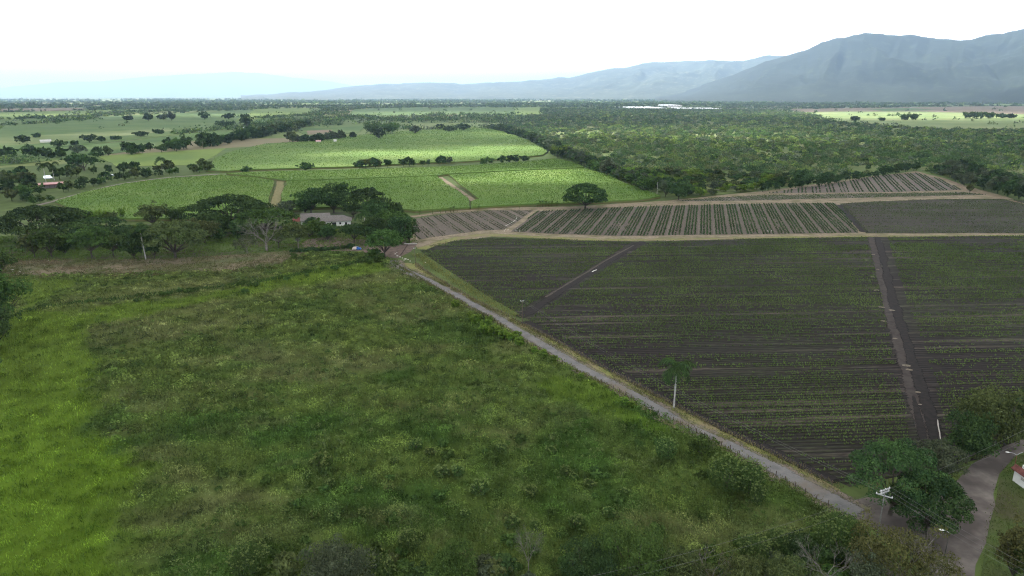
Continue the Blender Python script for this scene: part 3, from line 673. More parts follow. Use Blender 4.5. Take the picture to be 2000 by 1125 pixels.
away = lambda x, y: ~inside(x, y, GL([(1690, 455), (1730, 455), (1775, 600), (1820, 720), (1860, 900), (1790, 900), (1760, 770), (1735, 650), (1718, 560)])) & ~inside(x, y, GL([(1245, 466), (1275, 468), (1150, 545), (1060, 605), (1010, 640), (995, 620), (1120, 545)]))
rows(F1, D0, (0,), 1.5, .75, .52, .55, young, .46, .09, 3, 4, away, .5)
d1 = rowdir(1380); P2 = [(1005, 448), (1050, 413), (1160, 408), (1300, 402), (1500, 398), (1632, 397), (1655, 425), (1680, 455), (1500, 458), (1330, 460), (1200, 461), (1080, 457), (1000, 453)]
veg = ((.03, .065, .025), (.06, .105, .035))
struct(poly_sheet('ploughed_field', P2, plough_mat('bed_soil', d1, 8.4, (.07, .058, .05), (.125, .104, .086), (.21, .175, .145), .7, (.08, .09, .05), .2), .1))
rows(P2, d1, (.08, .29, .5, .7), 8.4, .75, .75, .75, veg, .3, .1, 7, 3)
d2 = rowdir(518); P1 = [(806, 428), (880, 417), (960, 411), (1042, 411), (1000, 442), (985, 449), (940, 451), (880, 459), (818, 468), (806, 455)]
struct(poly_sheet('ploughed_field', P1, plough_mat('bed_soil', d2, 7.5, (.08, .067, .056), (.135, .113, .093), (.22, .18, .15), .7, (.08, .09, .05), .2), .105))
rows(P1, d2, (.1, .32, .55), 9.0, .75, .7, .55, ((.05, .075, .035), (.09, .12, .05)), .5, .1, 9, 3)
d3 = rowdir(1570); P3 = [(1500, 377), (1560, 368), (1640, 357), (1720, 343), (1790, 338), (1835, 350), (1862, 362), (1880, 371), (1760, 375), (1640, 376.5)]
struct(poly_sheet('ploughed_field', P3, plough_mat('bed_soil', d3, 8, (.1, .085, .08), (.16, .135, .12), (.22, .19, .15), .7, (.08, .09, .05), .2), .1))
rows(P3, d3, (.1, .35, .6), 10.5, 1.1, .9, .7, veg, .33, .1, 11, 3)
d4 = rowdir(990); P4 = [(1320, 393), (1400, 386), (1500, 381), (1640, 379), (1760, 378), (1880, 376), (1925, 381), (1760, 385), (1620, 388), (1500, 391), (1400, 393)]
struct(poly_sheet('ploughed_field', P4, plough_mat('bed_soil', d4, 6, (.09, .08, .07), (.14, .12, .1), (.2, .17, .14), .5, (.07, .1, .04), .5), .1))
rows(P4, d4, (.1, .35, .6, .8), 9, 1.0, .9, .6, ((.04, .08, .025), (.07, .12, .035)), .3, .1, 13, 3)
rows(P5, D0*np.array((1, -.2, 1)), (0,), 1.8, 1.1, .8, .5, ((.07, .1, .04), (.1, .135, .055)), .44, .1, 15, 3, None, .5)
flush(crops, 'row_crops', 'young green crop plants growing in rows on dark soil', 'crops', M['crop'])

# pasture --------------------------------------------------------------
PAST = GL([(-400, 525), (30, 537), (300, 533), (450, 528), (540, 520), (600, 492), (700, 492), (765, 508)]+[(x-4, y+1) for x, y in lf[1:]]+[(1665, 1020), (1720, 1060), (1900, 1400), (-500, 1400)])
LIME = GL([(-400, 660), (-20, 625), (30, 616), (200, 602), (330, 587), (430, 572), (520, 550), (620, 528), (720, 508), (760, 520), (700, 540), (560, 560), (420, 590), (280, 610), (170, 650), (185, 700), (150, 760), (195, 790), (165, 860), (265, 930), (225, 1010), (330, 1070), (300, 1400), (-500, 1400)])
LIME2 = GL([(1050, 745), (1130, 745), (1240, 800), (1330, 850), (1270, 860), (1150, 800)])
LIME3 = GL([(60, 545), (180, 540), (160, 560), (60, 600), (20, 610)])
def pasture_state(x, y):
    j = lambda s, k: (vnoise(x, y, s, k)-.5)
    xx, yy = x+j(14, 50)*16+j(4, 52)*5, y+j(14, 51)*16+j(4, 53)*5
    ex = [(j(11, 120+q)*15, j(11, 130+q)*15) for q in range(4)]
    lime = sum(inside(xx+a_, yy+b_, LIME)*.25 for a_, b_ in ex)+inside(xx, yy, LIME2)*.55+inside(xx, yy, LIME3)*.6
    n1 = vnoise(x*.7, y*1.5, 26, 61, 4); n2 = vnoise(x*.8, y*1.4, 9, 62, 3); n3 = vnoise(x, y, 16, 67, 3); d = np.hypot(x, y)
    dry = np.clip((n1*.5+n2*.5-.52)*4.6+np.clip((d-150)/260, -.5, .35), 0, 1)*(1-lime*.85)
    lush = np.clip((n3-.45)*4, 0, 1)
    return lime, dry, lush, n2
def pasture_tint(x, y):
    lime, dry, lush, n2 = pasture_state(x, y); d = np.hypot(x, y)
    a = np.array([.105, .155, .04])*(1-lush[:, None])+np.array([.062, .118, .028])*lush[:, None]
    b = np.array([.18, .182, .088])*(1-n2[:, None])+np.array([.14, .165, .064])*n2[:, None]
    c = a*(1-dry[:, None]*.8)+b*dry[:, None]*.8
    l = np.array([.122, .205, .026])*(.75+.5*n2[:, None]); li = np.clip(lime, 0, 1)[:, None]
    f = np.clip((d[:, None]-160)/250, 0, .3)
    c = c*(1-li)+l*li; return c*(1-f)+f*np.array([.12, .14, .05]), lime, dry
dr = np.geomspace(60, 470, 420); pa = np.linspace(-.95, .75, 560)
X = np.outer(dr, np.sin(pa)); Y = np.outer(dr, np.cos(pa)); tn, li_, dr_ = pasture_tint(X.ravel(), Y.ravel())
ins = inside(X.ravel(), Y.ravel(), PAST).reshape(X.shape); n = len(pa)
i = np.arange(len(dr)-1)[:, None]*n; j = np.arange(n-1)[None]
Q = np.stack([i+j, i+1+j, i+n+1+j, i+n+j], -1).reshape(-1, 4); Q = Q[ins.ravel()[Q].all(1)]
us = np.unique(Q); re = np.full(X.size, -1); re[us] = np.arange(len(us))
Zp = .06+.25*vnoise(X, Y, 7, 70).ravel()*np.clip((ins.ravel()*1.0), 0, 1)
struct(mk('pasture', np.stack([X.ravel(), Y.ravel(), Zp*.4], 1)[us], re[Q][:, ::-1], None, M['tint'], tint=tn[us]*.8))
grass = ([], [], [])
u = rng.random(105000); dd = 82*(440/82)**u; ph = rng.uniform(-.92, .72, len(u)); x, y = dd*np.sin(ph), dd*np.cos(ph)
m = inside(x, y, PAST); x, y, dd = x[m], y[m], dd[m]; tn, lime, dry = pasture_tint(x, y)
gh = vnoise(x, y, 5, 81, 3); gcl = vnoise(x, y, 12, 83, 3)
mnd = np.clip((vnoise(x, y, 2.6, 91, 2)-.42)*3.2, 0, 1); mz = .08+np.where(lime > .4, .15, 1.0)*mnd*np.clip(.25+1.6*(vnoise(x, y, 19, 92, 2)-.3), .15, 1.2)
tn = tn*(1+.8*(vnoise(x, y, 3.1, 93, 2)-.5)[:, None]*2*np.array([1, .9, .8]))*(.8+.4*np.clip((mnd-.1)*2, 0, 1))[:, None]
isg = (rng.random(len(x)) < np.where(lime > .4, .93, .22+.45*dry))
# grass tufts
g = np.where(isg)[0]; k_ = 5; gi = np.repeat(g, k_); n = len(gi); s = .0011*dd[gi]
P = np.stack([x[gi]+rng.normal(0, 1, n)*s*3, y[gi]+rng.normal(0, 1, n)*s*3, mz[gi]], 1)
V, Q = blades(P, (.35+.5*gh[gi])*rng.uniform(.6, 1.3, n)+s*.6, s*rng.uniform(.7, 1.3, n), .45)
addplants(grass, V, Q, tn[gi]*rng.uniform(.82, 1.18, (n, 1)))
# broad-leaved weeds: low leafy mounds
g = np.where(~isg)[0]; k_ = 8; gi = np.repeat(g, k_); n = len(gi); s = .0015*dd[gi]
hh = np.clip(.25+1.5*(gcl-.42)*2+rng.normal(0, .12, len(x)), .12, 1.5)*np.where(dd < 240, 1, .75)
cl = unit(rng.normal(size=(n, 3))); cl[:, 2] = np.abs(cl[:, 2]); rr = (.3+hh[gi]*.55+s)
P = np.stack([x[gi], y[gi], mz[gi]], 1)+cl*rr[:, None]*np.array([1, 1, .1])+np.c_[np.zeros((n, 2)), cl[:, 2]*hh[gi]]
V, Q = diamonds(P, s*rng.uniform(.7, 1.35, n), cl, .7)
addplants(grass, V, Q, tn[gi]*rng.uniform(.72, 1.28, (n, 1)))
u = rng.random(15000); dd = 82*(260/82)**(u**1.15); ph = rng.uniform(-.92, .72, len(u)); x, y = dd*np.sin(ph), dd*np.cos(ph)
den = vnoise(x, y, 17, 201, 3)+np.clip((150-dd)/400, -.15, .12); m = inside(x, y, PAST) & ~inside(x, y, LIME) & (den+rng.uniform(-.08, .08, len(x)) > .47); x, y, dd = x[m], y[m], dd[m]
r_ = rng.uniform(.35, 1.0, len(x)); h_ = r_*rng.uniform(.7, 1.5, len(x)); cc = np.array([(.066, .115, .03), (.09, .145, .04), (.11, .165, .05), (.13, .175, .065)])[np.clip((vnoise(x, y, 8, 205)*6-1+rng.normal(0, .7, len(x))), 0, 3.99).astype(int)]
gi = np.repeat(np.arange(len(x)), 22); n = len(gi); cl = unit(rng.normal(size=(n, 3))); cl[:, 2] = np.abs(cl[:, 2]); kq = 1-.5*rng.random(n)**1.5
P = np.c_[x[gi], y[gi], np.full(n, .1)]+cl*kq[:, None]*np.stack([r_[gi], r_[gi], h_[gi]], 1)
V, Q = diamonds(P, .0014*dd[gi]*rng.uniform(.7, 1.3, n), cl, .75); addplants(grass, V, Q, cc[gi]*rng.uniform(.7, 1.3, (n, 1)))
# ragged grass along the verges and fences
def edge_grass(P, sp, half, tint, h, z=.1):
    q = along(P, .12); n = len(q)*3; q = np.repeat(q, 3, 0); d = np.linalg.norm(q, axis=1)
    q = q+rng.normal(0, half, (n, 3)); q[:, 2] = z; keep = vnoise(q[:, 0], q[:, 1], 5, 90)+rng.uniform(-.2, .2, n) > sp; q = q[keep]; d = d[keep]; n = len(q)
    V, Q = blades(q, h*rng.uniform(.5, 1.3, n), .001*d, .5); addplants(grass, V, Q, np.array(tint)*rng.uniform(.6, 1.4, (n, 1)))
def sward(px, n, tints, h, sp=.3, z=.1):
    wp = GL(px); q = scatter_poly(wp, n, 17); q = q[vnoise(q[:, 0], q[:, 1], 9, 33)+rng.uniform(-.2, .2, len(q)) > sp]; q = np.repeat(q, 3, 0); n = len(q); d = np.hypot(q[:, 0], q[:, 1])
    V, Q = blades(np.c_[q+rng.normal(0, .4, (n, 2)), np.full(n, z)], h*rng.uniform(.4, 1.3, n)+.0008*d, .001*d*rng.uniform(.7, 1.3, n), .5)
    g = np.clip((vnoise(q[:, 0], q[:, 1], 14, 35)-.3)*2.5, 0, 1)[:, None]; addplants(grass, V, Q, (np.array(tints[0])*(1-g)+np.array(tints[1])*g)*rng.uniform(.65, 1.35, (n, 1)))
sward([(-150, 512), (60, 506), (200, 508), (340, 505), (450, 499), (560, 491), (610, 490), (560, 525), (450, 534), (300, 540), (120, 543), (-150, 545)], 16000, ((.16, .13, .08), (.1, .12, .045)), .3, .42)
sward([(-150, 470), (60, 460), (250, 440), (420, 440), (560, 440), (700, 440), (800, 440), (815, 475), (700, 490), (560, 490), (400, 502), (250, 509), (-150, 512)], 22000, ((.08, .14, .028), (.11, .17, .035)), .3, .3)
sward([(1953, 928), (1990, 890), (2150, 850), (2250, 1200), (1905, 1200), (1925, 1062), (1940, 985)], 16000, ((.06, .095, .024), (.1, .125, .04)), .18, .3)
sward([(1655, 945), (1700, 935), (1760, 940), (1860, 900), (1960, 840), (2080, 780), (2080, 830), (1950, 874), (1900, 904), (1862, 942), (1760, 970), (1690, 950)], 14000, ((.08, .11, .03), (.13, .14, .05)), .35, .3)
edge_grass(LF, .35, .6, (.13, .13, .05), .6); edge_grass(RF, .3, .7, (.17, .15, .075), .6)
edge_grass((LF[:len(LF):12]*.12+np.array([RF[int(i)] for i in np.linspace(0, len(RF)-1, len(LF[::12]))])*.88), .5, .8, (.11, .14, .04), .35)
for sg in (-1, 1):
    Pq = curve(RD, 4); dq = unit(np.gradient(Pq, axis=0)); edge_grass(Pq+np.stack([-dq[:, 1], dq[:, 0], 0*dq[:, 0]], 1)*sg*2.4, .52, .5, (.12, .135, .05), .3)
edge_grass(GL([(815, 497), (860, 530), (900, 555), (960, 592), (1010, 622)]), .25, 1.6, (.16, .17, .055), .7)
# the bushy ditch bank that crosses the pasture
edge_grass(GL([(30, 612), (120, 597), (230, 585), (350, 571), (450, 560), (540, 545), (640, 525), (740, 503)]), .3, 1.3, (.05, .095, .025), 1.2)
flush(grass, 'grass', 'rough green and straw coloured grass and weeds covering the pasture', 'grass', M['tint'])

# =================================================================== TREES
def compact(kind, h, wd, d, mat, n=None, b=.02):
    """a whole small tree as one mesh, for places where it is only a few pixels tall"""
    leaf = max(.3, 1.2*d/683); px = (wd*683/d)*(h*683/d); n = int(np.clip(px*2.2, 40, 1500)) if n is None else n
    L = rain_lobes(h, wd, .12, 12) if kind == 'rain' else round_lobes(h, wd, b, 8)
    mb = crown_mesh(L, n, leaf, mat, .6 if kind == 'rain' else .8, -.4, as_mb=True)
    mb.tube([(0, 0, -.2), (0, 0, h*.3), (0, 0, h*.5)], [wd*.03, wd*.024, .05], 5, cap=False, )
    return mb.mesh('tree', mat)
VAR = {}
def variants(key, kind, h, wd, d, mat, k=4, b=.03):
    if key not in VAR: VAR[key] = [compact(kind, h*rng.uniform(.85, 1.2), wd*rng.uniform(.85, 1.15), d, M[mat], None, b) for _ in range(k)]
    return VAR[key]
def one(name, me, P, label, cat, group=None, scale=1.0, rz=None):
    o = link(name, me); o.location = tuple(P); o.rotation_euler = (0, 0, rng.uniform(0, 6.28) if rz is None else rz)
    o.scale = (scale,)*3 if np.isscalar(scale) else scale
    return tag(o, label, cat, group)

# the great rain trees and the trees around the farmhouse ---------------
RT = 'rain_tree'
hero('rain', 1143, 407, 356, 80, 'dark', 'lone dark dome-shaped rain tree on the tan track between cane and crop rows', RT, b=.16, dens=1.3)
hero('rain', 85, 470, 401, 166, 'dark', 'widest umbrella-crowned rain tree, at the end of the grove by the cane track', RT, b=.25, dens=1.2)
hero('rain', 190, 474, 423, 128, 'dark', 'lower umbrella rain tree in front of the widest rain tree', RT, b=.2)
hero('rain', 452, 446, 380, 150, 'dark', 'tall domed rain tree beside the grassy cane track', RT, b=.25, dens=1.2)
hero('rain', 520, 456, 405, 116, 'mid', 'flat spreading rain tree with lighter green top near the red annex roof', RT, b=.3)
hero('rain', 425, 462, 416, 60, 'dark', 'small rounded tree tucked under the tall domed rain tree', 'tree', b=.15)
hero('round', 608, 416, 366, 70, 'dark', 'tall dark broadleaf tree behind the end of the tiled roof', 'tree', b=.1)
hero('round', 652, 416, 356, 86, 'dark', 'tallest dark tree rising straight behind the farmhouse roof', 'tree', b=.12, dens=1.1)
hero('round', 596, 418, 388, 40, 'dark', 'low dark bushy tree against the farmhouse gable', 'tree', b=.05)
hero('rain', 716, 412, 366, 70, 'dark', 'open flat-topped tree behind the farmhouse beside the cane', 'tree', b=.4)
hero('round', 745, 432, 384, 66, 'dark', 'rounded tree between the flat-topped tree and the crop rows', 'tree', b=.15)
hero('rain', 765, 455, 409, 84, 'mid', 'broad tiered tree right beside the farmhouse yard', RT, b=.2)
hero('round', 785, 478, 418, 54, 'dark', 'dense tall dark tree standing next to the pale crop beds', 'tree', b=.08, dens=1.2)
hero('rain', 752, 504, 446, 66, 'mid', 'forked tree at the head of the grey road', 'tree', b=.38)
hero('rain', 692, 475, 436, 56, 'dark', 'flat-crowned tree on the trodden yard in front of the white house', 'tree', b=.42)
hero('round', 722, 475, 442, 34, 'dark', 'slim dark tree behind the forked tree', 'tree', b=.25)
hero('round', 561, 418, 390, 38, 'grey', 'round grey-purple tree standing where the cane track ends', 'tree', b=.1)
hero('round', 583, 486, 436, 52, 'olive', 'olive tree with several stems beside the hedge', 'tree', b=.3, bark='pale_bark')
hero('round', 628, 464, 428, 42, 'mid', 'leafy tree in front of the tiled roof', 'tree', b=.12)
hero('round', 604, 464, 436, 36, 'mid', 'smaller leafy tree under the red annex roof', 'tree', b=.1)
hero('round', 648, 463, 440, 26, 'lime', 'small light green tree in the house garden', 'tree', b=.1)
for bx, by, tp, wp_, mt, lb in [(735, 446, 392, 64, 'dark', 'dense dark tree filling the gap right of the farmhouse'), (772, 436, 396, 54, 'dark', 'dark tree behind the broad tiered tree'), (800, 474, 430, 40, 'dark', 'dark rounded tree overhanging the corner of the pale crop beds'), (738, 474, 424, 62, 'dark', 'thick dark tree between the yard and the forked tree'), (690, 424, 388, 44, 'dark', 'dark tree peeping over the end of the farmhouse roof'), (640, 470, 438, 40, 'dark', 'dark tree hiding the middle of the farmhouse wall'), (612, 452, 424, 34, 'dark', 'dark tree hiding the rear roof edge of the farmhouse')]:
    hero('round', bx, by, tp, wp_, mt, lb, b=.08)
hero('bare', 521, 490, 425, 92, 'grey', 'almost leafless grey tree with a wide branching crown', 'bare_tree', bark='pale_bark', dens=.35)
hero('bare', 483, 496, 458, 42, 'grey', 'small thin grey tree left of the leafless one', 'bare_tree', bark='pale_bark', dens=.8)
hero('round', 545, 484, 448, 46, 'olive', 'thin olive tree behind the leafless grey tree', 'tree', b=.3)
hero('rain', 343, 504, 427, 118, 'olive', 'big spreading tree with brownish blossom at the edge of the bare ground', 'tree', b=.28, dens=.9)
hero('round', 400, 476, 424, 66, 'olive', 'rounded yellowish tree behind the big blossoming tree', 'tree', b=.15)
hero('round', 300, 442, 391, 58, 'olive', 'tall bushy tree behind the palm, against the cane', 'tree', b=.08)
hero('bamboo', 345, 432, 402, 52, 'mid', 'feathery green bamboo clump at the near edge of the cane', 'bamboo_clump', cat='bamboo')
hero('round', 262, 506, 452, 50, 'dark', 'dark narrow tree behind the royal palm', 'tree', b=.05)
hero('round', 302, 504, 462, 30, 'dark', 'slender dark tree right beside the royal palm', 'tree', b=.08)
hero('round', 180, 505, 443, 74, 'mid', 'bright green broadleaf tree at the edge of the bare ground', 'tree', b=.25)
hero('round', 222, 502, 462, 44, 'mid', 'green tree partly covering the little pale roof', 'tree', b=.3)
hero('round', 101, 503, 440, 62, 'mid', 'dark green tree standing closest to the banana plants', 'tree', b=.15)
hero('round', 68, 502, 449, 46, 'olive', 'yellowish thin tree leaning beside the banana plants', 'tree', b=.15)
hero('round', 128, 496, 470, 26, 'dark', 'low bush between the grove trees', 'shrub', 'shrub', b=.02)
for i, (bx, by, tp, wp_, mt) in enumerate([(178, 428, 410, 30, 'lime'), (200, 430, 408, 28, 'lime'), (220, 430, 411, 26, 'olive'), (240, 430, 402, 14, 'lime')]):
    hero('bamboo', bx, by, tp, wp_, mt, 'yellow-green bamboo tuft along the near edge of the cane', 'bamboo_clump', 'bamboo', group='yellow-green bamboo tufts before the cane')
# trees at the edge of the pasture
hero('round', -10, 655, 510, 120, 'mid', 'big dark green tree cut by the frame beside the bright pasture', 'tree', b=.08, dens=1.2)
hero('round', -14, 690, 590, 96, 'dark', 'darker lower tree cut by the frame next to the bright grass', 'tree', b=.03)
hero('round', 2, 535, 486, 52, 'mid', 'rounded tree at the end of the bare ground strip', 'tree', b=.08)
hero('round', -28, 760, 690, 66, 'dark', 'dark bush just entering the frame below the two edge trees', 'shrub', 'shrub', b=.02)

# trees near the road junction --------------------------------------------
hero('rain', 1738, 1006, 864, 172, 'dark', 'large feathery green tree in the road fork behind the utility pole', 'tree', b=.28, dens=1.3)
hero('rain', 1806, 1044, 928, 140, 'dark', 'drooping green tree in the fork nearest the dirt road', 'tree', b=.25, dens=1.2)
hero('round', 1822, 945, 862, 94, 'grey', 'grey-green bushy tree at the end of the field path', 'tree', b=.04)
hero('round', 1886, 905, 800, 98, 'dark', 'bright-topped bushy tree beside the white water channel', 'tree', b=.1, dens=1.2)
hero('round', 1940, 872, 762, 128, 'olive', 'largest olive bush over the dirt road bend', 'tree', b=.05, dens=1.2)
hero('round', 2012, 848, 742, 84, 'dark', 'dark tree at the frame edge above the dirt road', 'tree', b=.05)
hero('round', 1905, 860, 800, 44, 'lime', 'light green shrub between the two big bushes', 'shrub', 'shrub', b=.05)
hero('tips', 1637, 1088, 996, 104, 'glossy', 'round glossy shrub with pale leaf tips, biggest of the three', 'shrub', 'shrub')
hero('tips', 1468, 1110, 1036, 66, 'glossy', 'upright glossy shrub with pale leaf tips nearest the camera', 'shrub', 'shrub')
hero('tips', 1512, 1085, 1029, 52, 'glossy', 'smaller glossy shrub between the other two', 'shrub', 'shrub')
hero('round', 1562, 1092, 1040, 62, 'dark', 'dark leafy bush between the glossy shrubs', 'shrub', 'shrub', b=.02)
hero('round', 1748, 1150, 1022, 170, 'brown', 'rusty-tipped thicket tree at the foot of the utility pole', 'tree', b=.05, dens=.8, bark='pale_bark')
hero('bare', 1775, 1165, 1058, 130, 'olive', 'pale branching half-bare tree in the rusty thicket', 'bare_tree', bark='pale_bark', dens=1.0)
hero('bare', 1610, 1150, 1062, 120, 'grey', 'grey twiggy bush below the biggest glossy shrub', 'bare_tree', bark='pale_bark', dens=1.0)
hero('bare', 1385, 1150, 1080, 90, 'brown', 'twiggy brown bush along the bottom of the pasture', 'bare_tree', bark='pale_bark', dens=1.0)
hero('round', 1330, 1150, 1076, 90, 'olive', 'olive-brown bush at the bottom of the pasture', 'shrub', 'shrub', b=.02)
hero('round', 1450, 1165, 1088, 90, 'olive', 'low yellowish bush under the upright glossy shrub', 'shrub', 'shrub', b=.02)
hero('round', 1530, 1160, 1084, 80, 'olive', 'yellowish-green bush below the smaller glossy shrub', 'shrub', 'shrub', b=.02)
hero('round', 1688, 1170, 1085, 80, 'grey', 'grey leafy bush left of the rusty thicket', 'shrub', 'shrub', b=.02)
hero('round', 1975, 1140, 1008, 62, 'brown', 'brown-green bush on the roadside lawn', 'shrub', 'shrub', b=.03, dens=1.2)
hero('round', 2010, 1150, 1030, 74, 'mid', 'green bush beside the brown one on the roadside lawn', 'shrub', 'shrub', b=.03)
hero('round', 1240, 1150, 1022, 128, 'mid', 'broad dark green bush at the bottom of the pasture', 'shrub', 'shrub', b=.02, dens=1.2)
hero('round', 1150, 1160, 1060, 100, 'dark', 'dark bush left of the broad green bush', 'shrub', 'shrub', b=.02)
hero('bare', 1032, 1120, 1030, 60, 'grey', 'grey dead-looking bush standing in the green undergrowth', 'bare_tree', bark='pale_bark', dens=1.3)
hero('round', 660, 1150, 1058, 128, 'grey', 'wide grey-green bush at the bottom of the pasture', 'shrub', 'shrub', b=.02, dens=1.2)
hero('round', 880, 1150, 1070, 110, 'mid', 'low green bush along the bottom of the picture', 'shrub', 'shrub', b=.02)
hero('tips', 490, 1128, 1054, 78, 'glossy', 'pale-tipped bush at the bottom of the open pasture', 'shrub', 'shrub')
hero('tips', 745, 1135, 1080, 62, 'glossy', 'pale-tipped bush right of the wide grey-green bush', 'shrub', 'shrub')
hero('tips', 800, 1078, 1033, 50, 'glossy', 'pale-tipped bush above the bottom undergrowth', 'shrub', 'shrub')
hero('tips', 1420, 955, 892, 92, 'glossy', 'tall leafy bush growing against the road fence', 'shrub', 'shrub')
hero('tips', 1462, 965, 896, 62, 'glossy', 'yellowish leafy bush beside the road fence posts', 'shrub', 'shrub')
hero('round', 1372, 892, 850, 52, 'mid', 'dark shrub by the leaning fence brace', 'shrub', 'shrub', b=.02)
hero('tips', 1300, 898, 852, 46, 'glossy', 'pale shrub alone in the grass below the fence', 'shrub', 'shrub')
hero('tips', 1478, 986, 943, 34, 'glossy', 'small pale shrub below the fence-side bushes', 'shrub', 'shrub')

BM = [[compact('round', 3.2, 4.6, 100, M[m_], 1500, .0) for _ in range(2)] for m_ in ('mid', 'dark', 'olive', 'grey')]
for i in range(150):
    bx = 1720-1200*rng.random()**1.35; by = 1185-rng.random()**1.4*np.interp(bx, [380, 700, 1200, 1720], [60, 85, 100, 110]); m_ = int(rng.choice(4, p=[.36, .22, .27, .15]))
    one('shrub', BM[m_][int(rng.integers(2))], G(bx, by), ['fresh green', 'dark green', 'olive', 'grey-green'][m_]+' bush in the undergrowth along the bottom of the pasture', 'shrub', ['fresh green', 'dark green', 'olive', 'grey-green'][m_]+' undergrowth bushes', rng.uniform(.55, 1.15)*np.array([1, 1, rng.uniform(.6, 1.1)]))

# repeated weed shrubs in the pasture -----------------------------------
tipv = [make_tree('tips', 1.5*rng.uniform(.8, 1.2), 2.6, 115, M['glossy']) for _ in range(4)]
for bx, by, wp_ in [(629, 912, 52), (601, 934, 24), (647, 952, 25), (762, 960, 26), (864, 930, 38), (937, 964, 44), (895, 930, 30), (1037, 970, 34), (1105, 928, 26), (1151, 950, 30), (1120, 936, 22), (615, 1012, 25), (654, 1018, 28), (713, 1010, 30), (757, 1008, 22), (1000, 1032, 36), (1046, 1034, 26), (1126, 1032, 40), (523, 1062, 22), (514, 1084, 30), (731, 1086, 30), (812, 880, 34), (840, 890, 28), (770, 905, 24), (980, 880, 26), (1075, 885, 26), (700, 960, 22), (880, 990, 24), (560, 1000, 20), (430, 1000, 18), (380, 960, 20), (1190, 1010, 30), (1220, 965, 22), (275, 970, 16), (790, 1005, 20), (910, 1010, 26)]:
    P = G(bx, by); plant_thing('shrub', 'pale-tipped weed shrub standing in the rough pasture', 'shrub', P, tipv[int(rng.integers(4))], scale=span(P, wp_)/2.6*np.array([1, 1, rng.uniform(.9, 1.3)]), group='pale-tipped weed shrubs in the pasture')
dv = [compact('round', 1.4, 2.4, 130, M['mid'], 260, .02) for _ in range(3)]+[compact('round', 1.4, 2.4, 130, M['mid'], 260, .02) for _ in range(3)]
for i in range(70):
    bx, by = rng.uniform(420, 1500), rng.uniform(850, 1120)
    P = G(bx, by)
    if inside(P[0], P[1], LIME) or not inside(P[0], P[1], PAST): continue
    one('shrub', dv[int(rng.integers(6))], P, 'low leafy weed mound in the lower pasture', 'shrub', 'low leafy weed mounds in the pasture', rng.uniform(.6, 1.35)*np.array([1, 1, rng.uniform(.7, 1.2)]))
for bx, by, s_ in [(318, 578, 1), (330, 576, .9), (352, 572, 1.2), (368, 573, 1.5), (385, 569, 1), (400, 566, .8), (268, 590, 1), (288, 584, .8), (478, 574, 1.3), (500, 560, 1.1), (560, 548, 1.2), (655, 528, 1.4), (730, 500, 2.4), (745, 505, 1.6), (722, 516, 1.8), (738, 511, 1.7), (575, 505, 1.6), (488, 560, 1), (600, 540, .8), (450, 560, .9), (680, 520, 1), (760, 610, .8), (470, 650, .8), (640, 690, .7)]:
    one('shrub', dv[int(rng.integers(6))], G(bx, by), 'low bush growing on the ditch bank across the pasture', 'shrub', 'bushes on the pasture ditch bank', s_*1.15)
yv = [make_tree('tips', 1.7, 2.6, 200, M['lime']) for _ in range(3)]
for bx, by, wp_ in [(890, 600, 20), (930, 632, 26), (950, 640, 24), (945, 650, 22), (965, 655, 28), (985, 662, 26), (1000, 668, 24), (1015, 675, 24), (955, 628, 18), (1045, 690, 18), (1062, 698, 22), (1080, 706, 18), (1135, 738, 14), (1160, 755, 16), (1222, 792, 22), (1236, 796, 18), (918, 622, 18), (1010, 660, 20)]:
    P = G(bx, by); plant_thing('shrub', 'yellow-green shrub growing along the road fence', 'shrub', P, yv[int(rng.integers(3))], scale=span(P, wp_)/2.6, group='yellow-green shrubs along the road fence')

# hedge along the yard
hm = [compact('round', 1.8, 3.2, 330, M['dark'], 220, .0) for _ in range(3)]
for q in along(GL([(572, 493), (600, 492), (640, 489), (688, 484)]), 2.2):
    one('shrub', hm[int(rng.integers(3))], q, 'dark hedge bush in front of the farmyard', 'shrub', 'hedge bushes in front of the farmyard', rng.uniform(.8, 1.3))

# tree rows -------------------------------------------------------------
def treerow(px, step, h, wd, kinds, label, group, jit=3.0, name='tree', cat='tree', wfac=1.0):
    for q in along(GL(px), step):
        q = q+np.r_[rng.normal(0, jit, 2), 0]; kk, mt = kinds[int(rng.integers(len(kinds)))]; d = np.linalg.norm(q)
        cls = min((450, 700, 1000, 1500, 2200), key=lambda c: abs(c-d))
        v = variants((kk, mt, cls), kk, 8, 9, cls, mt); s_ = rng.uniform(*h)/8
        one(name, v[int(rng.integers(len(v)))], q, label, cat, group, np.array([s_*wfac*rng.uniform(.85, 1.25), s_*wfac*rng.uniform(.85, 1.25), s_]))
RD_, RL_, MX = [('round', 'dark')], [('round', 'mid')], [('round', 'dark'), ('round', 'mid'), ('round', 'olive'), ('rain', 'dark')]
treerow([(-60, 395), (20, 392), (60, 392)], 8, (6, 11), 9, MX, 'dense dark tree of the grove around the pond road', 'trees of the grove by the pond', 5)
treerow([(-60, 380), (40, 380), (75, 384)], 9, (8, 13), 9, MX, 'dense dark tree of the grove around the pond road', 'trees of the grove by the pond', 5)
treerow([(-60, 368), (20, 365), (70, 370)], 9, (8, 13), 9, MX, 'dense dark tree of the grove around the pond road', 'trees of the grove by the pond', 5)
treerow([(130, 376), (170, 366), (230, 354), (330, 342), (420, 335)], 9, (6, 10), 9, MX, 'roadside tree between the farm track and the pond', 'roadside trees along the cane', 2.5, name='hedgerow_tree', cat='hedgerow tree')
treerow([(10, 350), (60, 354), (130, 348), (200, 340), (300, 338), (400, 333)], 12, (7, 12), 9, MX, 'tree in the band beyond the pond', 'trees beyond the pond', 6)
treerow([(70, 400), (95, 394)], 7, (4, 6), 9, RL_, 'small tree beside the pale bend of the farm track', 'small trees at the farm track bend', 1.5)
